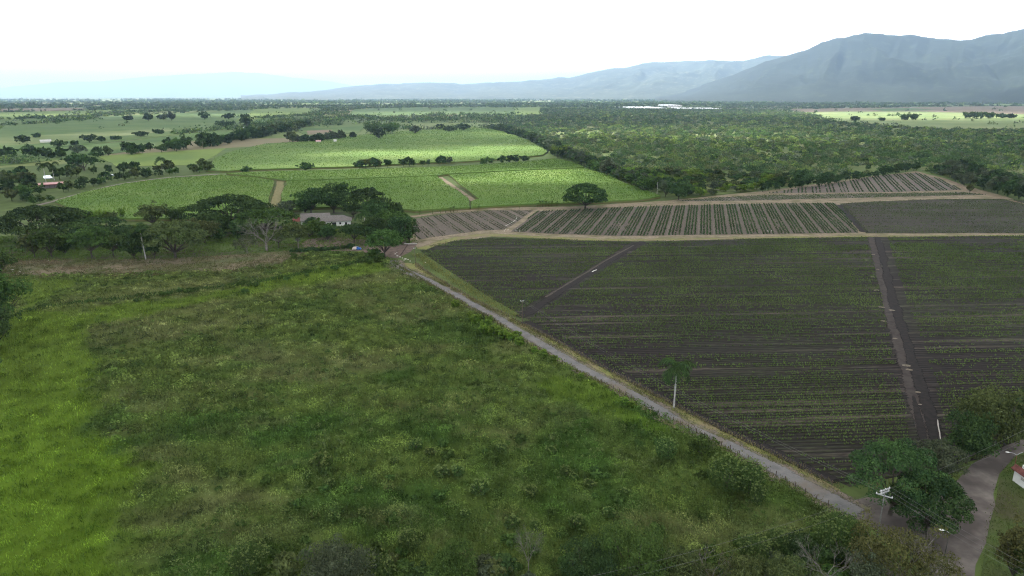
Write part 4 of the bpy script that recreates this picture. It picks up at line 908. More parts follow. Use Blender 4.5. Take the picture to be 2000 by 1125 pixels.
treerow([(195, 306), (230, 305), (270, 302), (310, 298), (360, 292), (420, 284), (470, 274), (520, 264), (560, 256), (600, 246)], 17, (9, 16), 9, MX, 'tree in the long dark row between the cane and the far plain', 'long dark tree row beyond the cane', 7, name='hedgerow_tree', cat='hedgerow tree')
treerow([(270, 300), (330, 293), (400, 284), (450, 276), (500, 266), (560, 252)], 22, (9, 16), 9, RD_, 'tree in the long dark row between the cane and the far plain', 'long dark tree row beyond the cane', 9, name='hedgerow_tree', cat='hedgerow tree')
treerow([(-60, 306), (0, 307), (40, 306), (62, 308)], 12, (8, 13), 9, RD_, 'tree in the clump at the start of the long row', 'clump at the start of the long row', 7)
treerow([(68, 312), (90, 308), (125, 304)], 12, (8, 12), 9, RD_, 'bush of the round clump beside the green strip', 'round clump beside the strip', 7, name='bush', cat='bush')
treerow([(562, 277), (590, 279), (620, 277), (660, 272), (680, 270)], 11, (8, 14), 9, [('round', 'olive'), ('round', 'grey'), ('rain', 'dark')], 'tree around the small homestead beyond the cane', 'trees of the homestead beyond the cane', 7)
treerow([(700, 330), (725, 329), (750, 327), (757, 327)], 8, (8, 11), 9, [('round', 'dark'), ('round', 'olive')], 'bush of the dark hedge standing between two cane fields', 'hedge between two cane fields', 2, name='bush', cat='bush')
treerow([(785, 325), (810, 325), (845, 323), (890, 321)], 8, (5, 9), 9, [('round', 'dark'), ('round', 'dark'), ('round', 'grey')], 'bush of the dark hedge standing between two cane fields', 'hedge between two cane fields', 2, name='bush', cat='bush')
treerow([(938, 323), (955, 321), (962, 321)], 8, (6, 8), 9, RL_, 'bush of the short leafy hedge near the wood edge', 'short leafy hedge near the wood', 2, name='bush', cat='bush')
treerow([(982, 320), (1000, 319), (1030, 317)], 8, (6, 9), 9, RD_, 'bush of the short dark hedge near the wood edge', 'short dark hedge near the wood', 2, name='bush', cat='bush')
for bx, by, tp, wp_, lb in [(597, 334, 317, 30, 'round dark bush on the boundary of the two cane fields'), (482, 337, 326, 22, 'small round bush at the corner of the far cane field'), (45, 280, 265, 26, 'round dark tree alone beside the white roof on the plain'), (72, 269, 261, 14, 'small tree above the white roof on the plain'), (175, 279, 262, 26, 'round tree beside a smaller one in the plain'), (198, 277, 267, 14, 'smaller companion of the round tree in the plain'), (115, 287, 274, 30, 'low spreading bush right of the white roof'), (145, 284, 275, 14, 'thin small bush in the lime coloured plain field'), (165, 333, 297, 66, 'big round dark tree above the red-roofed shed'), (152, 300, 283, 28, 'browny tree behind the big round tree'), (226, 273, 265, 18, 'low bush on the diagonal field boundary'), (275, 267, 257, 26, 'wide bush on the diagonal field boundary'), (310, 262, 252, 20, 'two-headed bush at the end of the boundary'), (290, 237, 222, 16, 'pointed tree on the far green field'), (400, 234, 218, 18, 'tall tree on the far green field'), (446, 233, 221, 22, 'dark round tree on the far green field'), (335, 236, 218, 16, 'dark tree beside the pale one on the far field'), (440, 248, 236, 40, 'low wide thicket beside the far water'), (483, 249, 222, 24, 'spreading tree beside the far water'), (740, 272, 247, 30, 'flat-topped tree left of the bamboo thicket'), (880, 258, 247, 26, 'bush at the rear edge of the cane field'), (905, 256, 240, 24, 'rounded bush beside the rear edge of the cane'), (860, 252, 243, 18, 'small dark bush behind the cane'), (810, 262, 245, 22, 'grey tree behind the cane field'), (320, 234, 224, 20, 'pale bush on the far green field'), (250, 235, 226, 18, 'low bush at the end of the isolated wood')]:
    hero('round', bx, by, tp, wp_, 'grey' if 'grey' in lb or 'pale' in lb or 'browny' in lb else 'dark', lb, 'bush' if 'bush' in lb else 'tree', 'bush' if 'bush' in lb else 'tree', b=.06)
for bx, by, tp, wp_, mt, lb in [(728, 263, 236, 40, 'mid', 'left half of the tall dark bamboo thicket beyond the cane'), (762, 263, 237, 44, 'mid', 'right half of the tall dark bamboo thicket beyond the cane'), (1095, 308, 280, 40, 'lime', 'pale yellow bamboo clump at the corner of the wood'), (1222, 352, 322, 38, 'lime', 'bright bamboo clump on the cane side of the wood'), (1766, 235, 222, 20, 'mid', 'bamboo clump of two tufts on the far pale field, first tuft'), (1783, 235, 221, 18, 'mid', 'bamboo clump of two tufts on the far pale field, second tuft'), (1890, 232, 217, 24, 'mid', 'left end of the long bamboo clump on the far pale field'), (1910, 232, 217, 30, 'mid', 'middle of the long bamboo clump on the far pale field'), (1930, 232, 218, 20, 'mid', 'right end of the long bamboo clump on the far pale field')]:
    hero('bamboo', bx, by, tp, wp_, mt, lb, 'bamboo_clump', 'bamboo')
for bx, by, tp, wp_, lb in [(1957, 231, 222, 18, 'round bush next to the long bamboo clump'), (1975, 231, 223, 14, 'last round bush right of the bamboo clump'), (1669, 238, 227, 14, 'round bush at the near edge of the pale field'), (1723, 236, 231, 8, 'tiny bush on the pale field')]:
    hero('round', bx, by, tp, wp_, 'dark', lb, 'bush', 'bush', b=.05)
treerow([(40, 486), (120, 484), (210, 482), (280, 484), (330, 470), (400, 462), (460, 470), (540, 468), (600, 462)], 13, (6, 10), 9, [('round', 'dark'), ('round', 'mid'), ('round', 'dark')], 'dark garden tree standing among the larger trees of the farmhouse grove', 'garden trees of the farmhouse grove', 4, name='garden_tree', cat='garden tree')
treerow([(575, 455), (620, 452), (642, 453)], 6, (3.5, 5.5), 9, [('round', 'dark'), ('round', 'mid')], 'low garden tree in front of the farmhouse wall', 'low trees before the farmhouse', 1.5, name='garden_tree', cat='garden tree')
# edge of the scrub wood
treerow([(960, 252), (1000, 262), (1040, 276), (1075, 294), (1095, 306), (1130, 318), (1165, 332), (1200, 348), (1240, 364), (1275, 378)], 7.5, (7, 13), 9, [('round', 'dark'), ('round', 'mid'), ('round', 'grey')], 'tree on the straight edge of the wood beside the cane', 'trees on the wood edge beside the cane', 3, name='hedgerow_tree', cat='hedgerow tree')
hero('round', 1325, 390, 350, 52, 'dark', 'large dark tree at the corner where wood, cane and crops meet', 'tree', b=.04, dens=1.2)
hero('round', 1258, 376, 343, 44, 'mid', 'light green rounded tree at the wood corner beside the palm', 'tree', b=.05)
hero('round', 1300, 384, 352, 34, 'grey', 'grey-green tree between the palm and the large dark tree', 'tree', b=.05)
hero('round', 1566, 366, 332, 44, 'dark', 'round dark tree above the start of the upper crop plot', 'tree', b=.05)
hero('round', 1894, 375, 362, 10, 'brown', 'small yellowish bush at the corner of the upper crop plot', 'bush', 'bush', b=.05)
treerow([(1485, 374), (1530, 370), (1590, 364), (1650, 355), (1700, 346), (1750, 338), (1800, 331)], 8, (4.5, 8), 9, RD_, 'dark bush of the hedge above the upper crop plot', 'hedge bushes above the upper crop plot', 2, name='bush', cat='bush')
treerow([(1830, 338), (1870, 352), (1905, 366), (1950, 378), (2000, 392), (2060, 404)], 8, (7, 11), 9, [('round', 'dark'), ('round', 'grey'), ('round', 'dark')], 'tree of the wood edge right of the upper crop plot', 'wood edge trees by the upper crop plot', 3, name='hedgerow_tree', cat='hedgerow tree')
treerow([(1850, 336), (1900, 350), (1950, 362), (2020, 378)], 10, (8, 12), 9, [('round', 'dark'), ('round', 'grey')], 'tree of the wood edge right of the upper crop plot', 'wood edge trees by the upper crop plot', 5, name='hedgerow_tree', cat='hedgerow tree')

# the scrub wood: nearest trees one by one, the rest as one mass ---------
WOOD = GL([(1300, 378), (1340, 388), (1480, 372), (1560, 360), (1700, 342), (1790, 330), (1850, 345), (1960, 374), (2080, 400), (2300, 400), (2300, 252), (2000, 254), (1900, 255), (1760, 249), (1640, 239), (1550, 222), (1500, 214), (1420, 213), (1200, 214), (1090, 212), (1060, 226), (1000, 238), (960, 248), (1020, 264), (1085, 296), (1180, 338)])
struct(poly_sheet('scrubland', None, noisy_mat('scrub_ground', (.07, .105, .03), (.11, .155, .045), .06, c3=(.14, .16, .065), sc3=.012), .3, world=WOOD))
def wood_points():
    out = []
    for d0, d1, sp_ in ((500, 760, 8.2), (760, 1100, 9.5), (1100, 1700, 12), (1700, 3600, 17)):
        lo, hi = np.array([-300, d0*.75]), np.array([d1*.75+200, d1]); n = int((hi-lo).prod()/sp_**2)
        p = lo+(hi-lo)*rng.random((n, 2)); d = np.hypot(p[:, 0], p[:, 1]); p = p[(d >= d0) & (d < d1) & inside(p[:, 0], p[:, 1], WOOD)]
        out.append(p)
    p = np.vstack(out); den = vnoise(p[:, 0], p[:, 1], 85, 77, 4); return p[den+rng.uniform(-.2, .2, len(p)) > .33]
WP = wood_points(); wd_ = np.hypot(WP[:, 0], WP[:, 1]); o_ = np.argsort(wd_); WP, wd_ = WP[o_], wd_[o_]
vis = np.abs(WP[:, 0]/(WP[:, 1]*cp+CAM_H*sp)) < .77; WP, wd_ = WP[vis], wd_[vis]
WK = [('dark', 'dark green scrub tree in the near part of the wood', 'dark scrub trees of the near wood'), ('mid', 'fresh green scrub tree in the near part of the wood', 'fresh green scrub trees of the near wood'), ('olive', 'olive-brown scrub tree in the near part of the wood', 'olive scrub trees of the near wood'), ('grey', 'grey-green scrub tree in the near part of the wood', 'grey scrub trees of the near wood'), ('lime', 'light green scrub tree in the near part of the wood', 'light green scrub trees of the near wood')]
wk = np.clip((vnoise(WP[:, 0], WP[:, 1], 60, 88, 2)*1.1-.05+rng.normal(0, .25, len(WP)))*5, 0, 4.99).astype(int); wk = np.array([1, 0, 2, 0, 4])[wk]; wk[rng.random(len(wk)) < .1] = 3
for p, kk, d in zip(WP[:290], wk[:290], wd_[:290]):
    v = variants(('round', WK[kk][0], 700), 'round', 8, 9, 700, WK[kk][0]); s_ = rng.uniform(.35, 1.0)
    one('scrub_tree', v[int(rng.integers(len(v)))], (p[0], p[1], .3), WK[kk][1], 'scrub tree', WK[kk][2], np.array([s_*1.2, s_*1.2, s_*.8]))
def mass(pts, kinds, name, label, hr, nq, seed, z=.3):
    """far wood: every tree a cluster of leaf clumps, all in one mesh"""
    cols = np.array([(.07, .125, .05), (.1, .175, .055), (.145, .18, .08), (.13, .165, .11), (.18, .26, .07)])
    d = np.hypot(pts[:, 0], pts[:, 1]); h = hr[0]+(hr[1]-hr[0])*rng.random(len(pts))**1.3*(.5+vnoise(pts[:, 0], pts[:, 1], 110, 140)); h = h*(1+.7*(rng.random(len(pts)) < .14)); r = h*rng.uniform(.55, 1.15, len(pts))
    st = ([], [], [])
    k = np.clip(nq*(900/d)**1.1, 9, 110).astype(int); i = np.repeat(np.arange(len(pts)), k); n = len(i)
    dr = unit(rng.normal(size=(n, 3))); dr[:, 2] = np.abs(dr[:, 2])*1.0-.12; kk = 1-.45*rng.random(n)**1.5
    lump = 1+.28*np.sin(dr[:, 0]*5+i*1.7)*np.cos(dr[:, 1]*5+i)
    P = np.c_[pts[i], np.full(n, z)]+np.c_[dr[:, :2]*(r[i]*kk*lump)[:, None], h[i]*(.12+.8*np.clip(dr[:, 2], 0, 1)*kk*lump)]
    V, Q = diamonds(P, np.maximum(.5, .95*d[i]/683)*rng.uniform(.7, 1.3, n), dr, .7)
    base = cols[kinds]*rng.uniform(.7, 1.25, (len(pts), 1))
    addplants(st, V, Q, base[i]*rng.uniform(.8, 1.2, (n, 1))); return flush(st, name, label, 'wood', M['tint'])
mass(WP[290:], wk[290:], 'scrub_wood', 'low scrub wood stretching from the crop plots to the pale fields', (3.6, 7.2), 60, 3)
# far plain: lines and groups of trees
def plain_points():
    pts, extra = [], []
    for i in range(520):
        d = 1500*(9000/1500)**rng.random(); az = rng.uniform(-.7, .72); L = rng.uniform(120, 620)*(d/2200)**.5; th = rng.normal(.1, .35)
        n = int(L/rng.uniform(8, 15)*(1 if d < 4000 else .6))+2; t = rng.uniform(-.5, .5, n)*L
        w_ = rng.uniform(2, 28)*(d/2000)
        c = np.array([math.sin(az)*d, math.cos(az)*d])
        p = c+np.stack([t*math.cos(th), t*math.sin(th)], 1)+rng.normal(0, 1, (n, 2))*np.array([w_, w_]); pts.append(p)
    for i in range(480):
        d = 1250*(8000/1250)**rng.random(); az = rng.uniform(-.7, .72); n = int(rng.integers(1, 4)); pts.append(np.array([math.sin(az)*d, math.cos(az)*d])+rng.normal(0, 9, (n, 2)))
    for i in range(26):
        d = 5200*(11000/5200)**rng.random(); az = rng.uniform(-.7, .72); n = 90; pts.append(np.array([math.sin(az)*d, math.cos(az)*d])+rng.normal(0, 1, (n, 2))*np.array([420, 90]))
    for px, n, w_ in [([(92, 240), (184, 231)], 70, 14), ([(170, 222), (490, 212)], 170, 45), ([(560, 240), (700, 228)], 60, 30), ([(740, 236), (990, 232)], 120, 28), ([(950, 250), (1100, 224)], 70, 25), ([(600, 246), (720, 226)], 60, 20), ([(1560, 212), (1830, 207)], 160, 60), ([(0, 212), (120, 210)], 60, 40), ([(0, 206), (480, 203)], 260, 70), ([(300, 200), (1000, 199)], 420, 120), ([(540, 208), (1000, 206)], 260, 60), ([(1060, 208), (1560, 205)], 320, 110), ([(0, 246), (90, 240)], 30, 12), ([(340, 262), (560, 242)], 90, 14), ([(500, 232), (620, 224)], 80, 14), ([(-40, 322), (60, 318)], 30, 8)]:
        q = GL(px); t = rng.random(n)[:, None]; extra.append((q[0]*(1-t)+q[1]*t)[:, :2]+rng.normal(0, w_, (n, 2)))
    p = np.vstack(pts); keep = ~inside(p[:, 0], p[:, 1], WOOD)
    for kk, z, px in far_fields[:-1]: keep &= ~inside(p[:, 0], p[:, 1], GL(px)) | (rng.random(len(p)) < .012)
    for px in cane_polys: keep &= ~inside(p[:, 0], p[:, 1], GL(px))
    return np.vstack([p[keep]]+extra)
FP = plain_points(); mass(FP, rng.choice(5, len(FP), p=[.42, .2, .14, .16, .08]), 'far_trees', 'trees and tree lines scattered over the hazy plain', (7, 15), 26, 5, .2)

# =================================================================== BUILDINGS AND OTHER THINGS
def tile_mat(name, c1, c2, pitch=.35, ax=0):
    k = NT(name); tcn = k.n('TexCoord').outputs['Object']; sx_ = k.n('SeparateXYZ'); k.put(sx_.inputs[0], tcn)
    wv = k.math('ABSOLUTE', k.math('SINE', k.math('MULTIPLY', sx_.outputs[ax], 3.1416/pitch)))
    f = k.noise(tcn, 1.6, 5); c = k.mix(k.rng(f, .35, .65), c1, c2); c = k.mix(k.rng(wv, 0, .45, .45, 0), c, (.05, .042, .04))
    return k.surf(c, bump=wv, bstr=.6, bdist=.08)
TILE = tile_mat('clay_tiles', (.13, .122, .116), (.215, .2, .19))
REDT = tile_mat('red_tiles', (.13, .045, .04), (.22, .075, .065))
PINK = obj_mat('faded_red_sheet', (.45, .25, .26), (.6, .38, .38), .6, .5, .3)
def hip(mb, x0, x1, y0, y1, z, zr, hl, hr, th=.14):
    """tiled roof with its ridge along x; hl / hr: how far the ridge stops short of each end"""
    ym = (y0+y1)/2; V = []
    for dz in (0, -th):
        V += [(x0, y0, z+dz), (x1, y0, z+dz), (x1, y1, z+dz), (x0, y1, z+dz), (x0+hl, ym, zr+dz), (x1-hr, ym, zr+dz)]
    Q = [(0, 1, 5, 4), (2, 3, 4, 5), (6, 10, 11, 7), (8, 11, 10, 9), (0, 6, 7, 1), (2, 8, 9, 3), (1, 7, 8, 2), (3, 9, 6, 0)]
    T = [(1, 2, 5), (3, 0, 4), (7, 11, 8), (9, 10, 6)]
    return mb.add(V, Q, T)
def gable_wall(mb, x, y0, y1, z0, z1, th):
    ym = (y0+y1)/2
    V = [(x, y0, z0), (x, y1, z0), (x, ym, z1), (x+th, y0, z0), (x+th, y1, z0), (x+th, ym, z1)]
    return mb.add(V, [(0, 1, 4, 3), (1, 2, 5, 4), (2, 0, 3, 5)], [(0, 2, 1), (3, 4, 5)])
# farmhouse
P0 = G(657, 442); az0 = math.atan2(P0[0], P0[1])
H = thing('farmhouse', 'white farmhouse with grey-brown clay tile roofs among the dark trees', 'house', tuple(P0), -az0-.04)
mb = MB(); mb.box((0, 4.6, 1.55), (16.4, 9.2, 3.1)); mb.build('wall', M['white'], H)
mb = MB(); hip(mb, -9.1, 9.1, -.8, 10, 3.12, 5.9, 5.2, 5.2); mb.build('roof', TILE, H)
mb = MB(); mb.box((-12.6, 10.8, 1.45), (15.4, 8.6, 2.9)); gable_wall(mb, -20.3, 6.5, 15.1, 2.9, 6.1, .3); mb.build('wall', M['white'], H)
mb = MB(); hip(mb, -20.6, -3.6, 4.9, 16.7, 2.85, 6.5, .02, .02); mb.build('roof', TILE, H)
mb = MB(); mb.add([(-25.2, 4.6, 2.9), (-20.5, 4.6, 2.9), (-20.5, 11.5, 4.1), (-25.2, 11.5, 4.1), (-25.2, 4.6, 2.8), (-20.5, 4.6, 2.8), (-20.5, 11.5, 4.0), (-25.2, 11.5, 4.0)], [(0, 1, 2, 3), (7, 6, 5, 4), (0, 4, 5, 1), (1, 5, 6, 2), (2, 6, 7, 3), (3, 7, 4, 0)])
o = mb.build('roof', REDT, H); o['label'] = 'small red lean-to roof'
for x in (-25, -20.8):
    mb = MB(); mb.box((x, 4.9, 1.4), (.18, .18, 2.8)); mb.build('post', M['wood'], H)
def opening(x, z, w_, h_, name):
    mb = MB(); mb.box((x-w_/2-.05, -.03, z), (.1, .1, h_+.2)).box((x+w_/2+.05, -.03, z), (.1, .1, h_+.2)).box((x, -.03, z+h_/2+.05), (w_, .1, .1))
    if name == 'window': mb.box((x, -.06, z-h_/2-.05), (w_+.3, .18, .1))
    f = MB().box((x, -.012, z), (w_, .03, h_)).build(name, M['dark_glass'], H); mb.build('frame', M['wood'], f)
opening(-1.2, 1.15, 2.2, 2.3, 'door'); opening(2.3, 1.7, .9, 1.0, 'window'); opening(5.6, 1.05, 1.0, 2.1, 'door'); opening(-4.6, 1.7, 1.0, 1.0, 'window')
mb = MB()
for x in (-7.4, -5.8, -3.2, .4): mb.box((x, -.62, 1.5), (.16, .16, 3.0))
mb.build('porch_post', M['white'], H)
# red-roofed shed by the pond
P0 = G(102, 367); B = thing('shed', 'long shed with a faded red sheet roof among the pond trees', 'shed', tuple(P0), -math.atan2(P0[0], P0[1])+.03)
mb = MB(); hip(mb, -9.2, 9.2, -3.6, 3.6, 3.3, 4.7, .02, .02); mb.build('roof', PINK, B)
mb = MB(); mb.box((0, -3.66, 3.1), (18.4, .08, .5)); mb.build('fascia', obj_mat('dark_red_paint', (.12, .03, .03), (.18, .05, .045)), B)
mb = MB(); mb.box((0, 1.4, 1.55), (17.4, 3.6, 3.1)); mb.build('wall', obj_mat('grey_plaster', (.22, .19, .2), (.3, .26, .26)), B)
for x in np.linspace(-8.6, 8.6, 6): MB().box((x, -3.1, 1.55), (.18, .18, 3.1)).build('post', M['wood'], B)
# little pale hut roof among the grove
P0 = G(236, 484); B = thing('hut', 'small hut with a pale bluish roof half hidden by the grove', 'hut', tuple(P0), -math.atan2(P0[0], P0[1])+.1)
mb = MB(); hip(mb, -3.8, 3.8, -2.6, 2.6, 2.5, 4.4, 2.2, 2.2); mb.build('roof', obj_mat('pale_sheet', (.4, .47, .5), (.55, .6, .62), .8), B)
MB().box((0, .6, 1.2), (6, 3, 2.4)).build('wall', obj_mat('timber_wall', (.05, .04, .035), (.08, .065, .055)), B)
for x in (-3.3, 3.3): MB().box((x, -2.1, 1.2), (.15, .15, 2.4)).build('post', M['wood'], B)
# pale roofs further off
def barn(px, py, wpx, lb, roof, dep=9, hgt=4.0):
    P = G(px, py); wd = span(P, wpx); b = thing('barn', lb, 'barn', tuple(P), -math.atan2(P[0], P[1])+rng.uniform(-.1, .1))
    mb = MB(); hip(mb, -wd/2, wd/2, 0, dep, hgt, hgt+1.9, .02, .02); mb.build('roof', roof, b)
    MB().box((0, dep/2, hgt/2), (wd-.8, dep-.8, hgt)).build('wall', M['white'], b)
WR = obj_mat('white_sheet', (.5, .5, .5), (.62, .62, .63), .3, .5)
barn(90, 279, 19, 'small barn with a white sheet roof on the green plain', WR, 8, 3)
barn(622, 280, 10, 'tiny red-roofed building at the homestead beyond the cane', PINK, 7, 3)
barn(655, 279, 6, 'tiny white building at the homestead beyond the cane', WR, 6, 3.5)
barn(896, 232, 12, 'farm building with a dull roof in the far trees', TILE, 12, 5)
# greenhouses
PLAST = obj_mat('white_plastic', (.74, .75, .76), (.86, .87, .88), .02, .35, .4)
def greenhouse(px, py, wpx, dep, lb, hgt=5):
    P = G(px, py); wd = span(P, wpx); nb = max(3, int(wd/14)); b = thing('greenhouse', lb, 'greenhouse', tuple(P), 0)
    mb = MB(); bw = wd/nb; a = np.linspace(0, np.pi, 7)
    for i in range(nb):
        x = -wd/2+bw*(i+.5)-np.cos(a)*bw/2*.99; z = hgt*.7+np.sin(a)*hgt*.42
        V = np.concatenate([np.stack([x, 0*x, z], 1), np.stack([x, 0*x+dep, z], 1)]); mb.add(V, [(j, j+1, j+8, j+7) for j in range(6)]); mb.T.append(np.array([(mb.n-14, mb.n-14+j+1, mb.n-14+j) for j in range(1, 6)]))
    mb.build('roof', PLAST, b)
    MB().box((0, .15, hgt*.35), (wd, .2, hgt*.7)).box((-wd/2+.1, dep/2, hgt*.35), (.2, dep-.4, hgt*.7)).box((wd/2-.1, dep/2, hgt*.35), (.2, dep-.4, hgt*.7)).build('wall', PLAST, b)
greenhouse(1225, 211.5, 34, 160, 'white greenhouse block farthest toward the dark wood, partly behind trees', 6)
greenhouse(1272, 214, 62, 420, 'largest white greenhouse block beyond the wood', 7)
greenhouse(1318, 211, 28, 260, 'raised white greenhouse roof behind the largest block', 14)
greenhouse(1352, 214.5, 44, 240, 'low white greenhouse block right beside the largest one', 6)
greenhouse(1392, 214.8, 40, 200, 'last white greenhouse block next to the open field', 6.5)

# white building at the roadside
A_, B_ = G(1977, 939), G(2040, 985); dv_ = B_-A_; rz_ = math.atan2(dv_[1], dv_[0]); L_ = 9.0
B = thing('gatehouse', 'white walled building with a red tile skirt roof, cut by the frame', 'building', tuple(A_), rz_)
MB().box((L_/2, 3, 1.35), (L_, 6, 2.7)).build('wall', M['white'], B)
mb = MB()
for (x0, x1, y0, y1, k_) in ((-.5, L_+.5, -.5, .5, 0), (-.5, .5, .5, 5.5, 1), (-.5, L_+.5, 5.5, 6.5, 2)):
    zz = {0: (2.72, 2.72, 3.5, 3.5), 1: (2.72, 3.5, 3.5, 2.72), 2: (3.5, 3.5, 2.72, 2.72)}[k_]
    V = [(x0, y0, zz[0]), (x1, y0, zz[1]), (x1, y1, zz[2]), (x0, y1, zz[3])]; V += [(a, b, c-.1) for a, b, c in V]
    mb.add(V, [(0, 1, 2, 3), (7, 6, 5, 4), (0, 4, 5, 1), (1, 5, 6, 2), (2, 6, 7, 3), (3, 7, 4, 0)])
mb.build('tile_skirt', tile_mat('dark_red_tiles', (.12, .045, .04), (.22, .09, .08), .22), B)
MB().box((L_/2+.3, 3.1, 3.4), (L_-1, 4.8, 1.3)).build('parapet', M['white'], B)
MB().box((3.2, -.02, 1.7), (2.6, .06, .5)).build('plaque', M['concrete'], B)
# lamps and poles
def street_lamp(base, h, heads, lb, polemat):
    t = thing('street_lamp', lb, 'street lamp', tuple(base), 0)
    MB().tube([(0, 0, -.1), (0, 0, h*.6), (0, 0, h)], [.08, .065, .05], 8).build('pole', polemat, t, smooth=True)
    for dx, dy, hd in heads:
        MB().tube([(0, 0, h-.1), (dx*.5, dy*.5, h+.25), (dx, dy, h+.3)], [.05, .045, .04], 6).build('arm', M['metal'], t)
        if hd:
            a = math.atan2(dy, dx); V, Q, T, A = MB().tube([(0, 0, 0), (.15, 0, .05), (.5, 0, .05), (.8, 0, 0)], [.06, .17, .19, .05], 8).get()
            c_, s_ = math.cos(a), math.sin(a); V = V*np.array([1, 1, .55]); V = np.stack([V[:, 0]*c_-V[:, 1]*s_+dx, V[:, 0]*s_+V[:, 1]*c_+dy, V[:, 2]+h+.3], 1)
            mk('lamp_head', V, Q, T, M['white'], t, smooth=True)
base = G(1979, 921); h_ = rise(base, 888)
street_lamp(base, h_, [(-1.35, .35, True), (1.3, .3, False)], 'rusty street lamp pole with a white lamp head beside the white building', obj_mat('rusty_pole', (.12, .05, .035), (.2, .09, .06)))
hd = G(1838, 1035, 7.2); street_lamp((hd[0]+1.2, hd[1]-.3, 0), 6.9, [(-.8, .2, True)], 'street lamp with a white head below the wires over the dirt road', obj_mat('dark_pole', (.05, .05, .045), (.08, .08, .07)))
def pole(P, h, arms, lb, mat):
    t = thing('utility_pole', lb, 'utility pole', tuple(P), 0)
    MB().tube([(0, 0, -.2), (0, 0, h*.5), (0, 0, h)], [.12, .1, .075], 9).build('shaft', mat, t, smooth=True)
    for z, a, L in arms:
        c_, s_ = math.cos(a), math.sin(a); ca = MB().box((0, 0, z), (L, .1, .12), a).box((-s_*.2, c_*.2, z-.02), (L, .08, .08), a).build('crossarm', M['metal'], t)
        for q in (-.46, 0, .46): MB().tube([(q*L*c_, q*L*s_, z+.06), (q*L*c_, q*L*s_, z+.2), (q*L*c_, q*L*s_, z+.34)], [.05, .09, .05], 6).build('insulator', M['white'], ca)
    return t
T0 = G(1729, 957, 9.5); PB = np.array([T0[0], T0[1], 0])
pole(PB, 9.7, [(9.5, .45, 2.4), (9.0, .45, 2.2), (8.35, -.62, 2.6)], 'tall utility pole with three pale crossarms at the road fork', obj_mat('pole_grey', (.12, .125, .12), (.18, .185, .175)))
P2_ = G(1020, 631); h2 = rise(P2_, 586); pole(P2_, h2, [(h2-.35, .3, 1.3)], 'wooden utility pole where the dark ditch meets the road fence', M['wood'])
P3_ = G(813, 523); h3 = rise(P3_, 484); pole(P3_, h3, [(h3-.3, .3, .9)], 'leaning wooden utility pole at the head of the road', M['wood']).rotation_euler = (0, -.06, 0)
P4_ = G(397, 292); pole(P4_, rise(P4_, 276), [], 'far pale pole in the long tree row', M['concrete'])
def cable(a, b, sag, lb, r=.014):
    t = np.linspace(0, 1, 24)[:, None]; P = np.asarray(a)*(1-t)+np.asarray(b)*t; P[:, 2] -= sag*4*(t*(1-t))[:, 0]
    tag(MB().tube(P, r, 4).build('power_line', M['wire']), lb, 'power line')
ca_, sa_ = math.cos(.45), math.sin(.45)
for q, nm, e in ((-1.1, 'first', (2085, 1165)), (0, 'middle', (2100, 1160)), (1.1, 'last', (2120, 1155))):
    cable(PB+np.array([q*ca_, q*sa_, 9.85]), G(e[0]+60, e[1]+40, 9.2), .5, nm+' of three wires running from the crossarm pole over the dirt road')
cable(PB+np.array([-1.0, .6, 8.7]), G(900, 1175, 9), 2.0, 'upper wire running from the crossarm pole along the bottom of the pasture')
cable(PB+np.array([1.0, -.7, 8.7]), G(930, 1185, 8.6), 2.2, 'lower wire running from the crossarm pole along the bottom of the pasture')
cable(PB+np.array([.2, .3, 9.2]), G(2060, 808, 9), .9, 'upper wire from the crossarm pole across the bushy trees')
cable(PB+np.array([.9, .1, 8.7]), G(2060, 830, 8), 1.1, 'lower wire from the crossarm pole across the dirt road bend')
cable(PB+np.array([-1.0, -.5, 9.4]), P2_+np.array([-.5, 0, h2-.1]), 2.2, 'wire along the road fence, nearer the road')
cable(PB+np.array([-.2, -.1, 9.4]), P2_+np.array([.5, .1, h2-.1]), 2.2, 'wire along the road fence, nearer the dark field')
# fences
def fence(pts, step, lb, h=1.25, r=.085, mat='wood'):
    q = along(pts, step)[:100]; t = thing('fence', lb, 'fence', tuple(q[0])); q0 = q[0].copy(); mb = MB()
    pm = MB().tube([(0, 0, -.1), (0, 0, h*.6), (0, 0, h)], [r, r*.95, r*.9], 7).mesh('post', M[mat])
    for p in q:
        o = link('post', pm, t); o.location = tuple(p-q0); o.rotation_euler = (rng.normal(0, .04), rng.normal(0, .04), rng.uniform(0, 6)); o.scale = (1, 1, rng.uniform(.9, 1.12))
    for z in (.4, .8, 1.1): mb.tube(q-q0+np.array([0, 0, z*h/1.25]), .01, 3, cap=False)
    mb.build('wire', M['wire'], t)
Lf = np.sum(np.linalg.norm(np.diff(LF, axis=0), axis=1)); Lr = np.sum(np.linalg.norm(np.diff(RF, axis=0), axis=1))
fence(GL(lf), max(2.4, Lf/99), 'wooden post and wire fence between the road and the green pasture')
fence(GL(rf), max(2.4, Lr/99), 'wooden post and wire fence between the road and the dark ploughed field')
fence(GL([(200, 506), (340, 504), (450, 497), (555, 489)]), 3.4, 'thin post fence between the lawn and the bare ground', 1.3, .07)
t = thing('fence_brace', 'diagonal timber brace on the pasture side fence', 'fence brace', tuple(G(1346, 840)))
MB().tube([(0, 0, 0), (.9, .5, 1.3)], [.07, .06], 6).build('strut', M['wood'], t); MB().tube([(1.7, 0, 0), (.95, .5, 1.3)], [.07, .06], 6).build('strut', M['wood'], t)
# timber gate frame at the end of the road
t = thing('gate', 'leaning dark timber gate frame with a pale beam at the end of the road', 'gate', tuple(G(782, 499)), -.1)
MB().tube([(0, 0, 0), (1.6, 1.2, 2.4), (3.2, 2.4, 5.0)], [.28, .24, .2], 7).build('post', M['wood'], t)
MB().box((4.6, 2.5, 5.3), (6.2, .6, .3), .05).build('beam', M['concrete'], t)
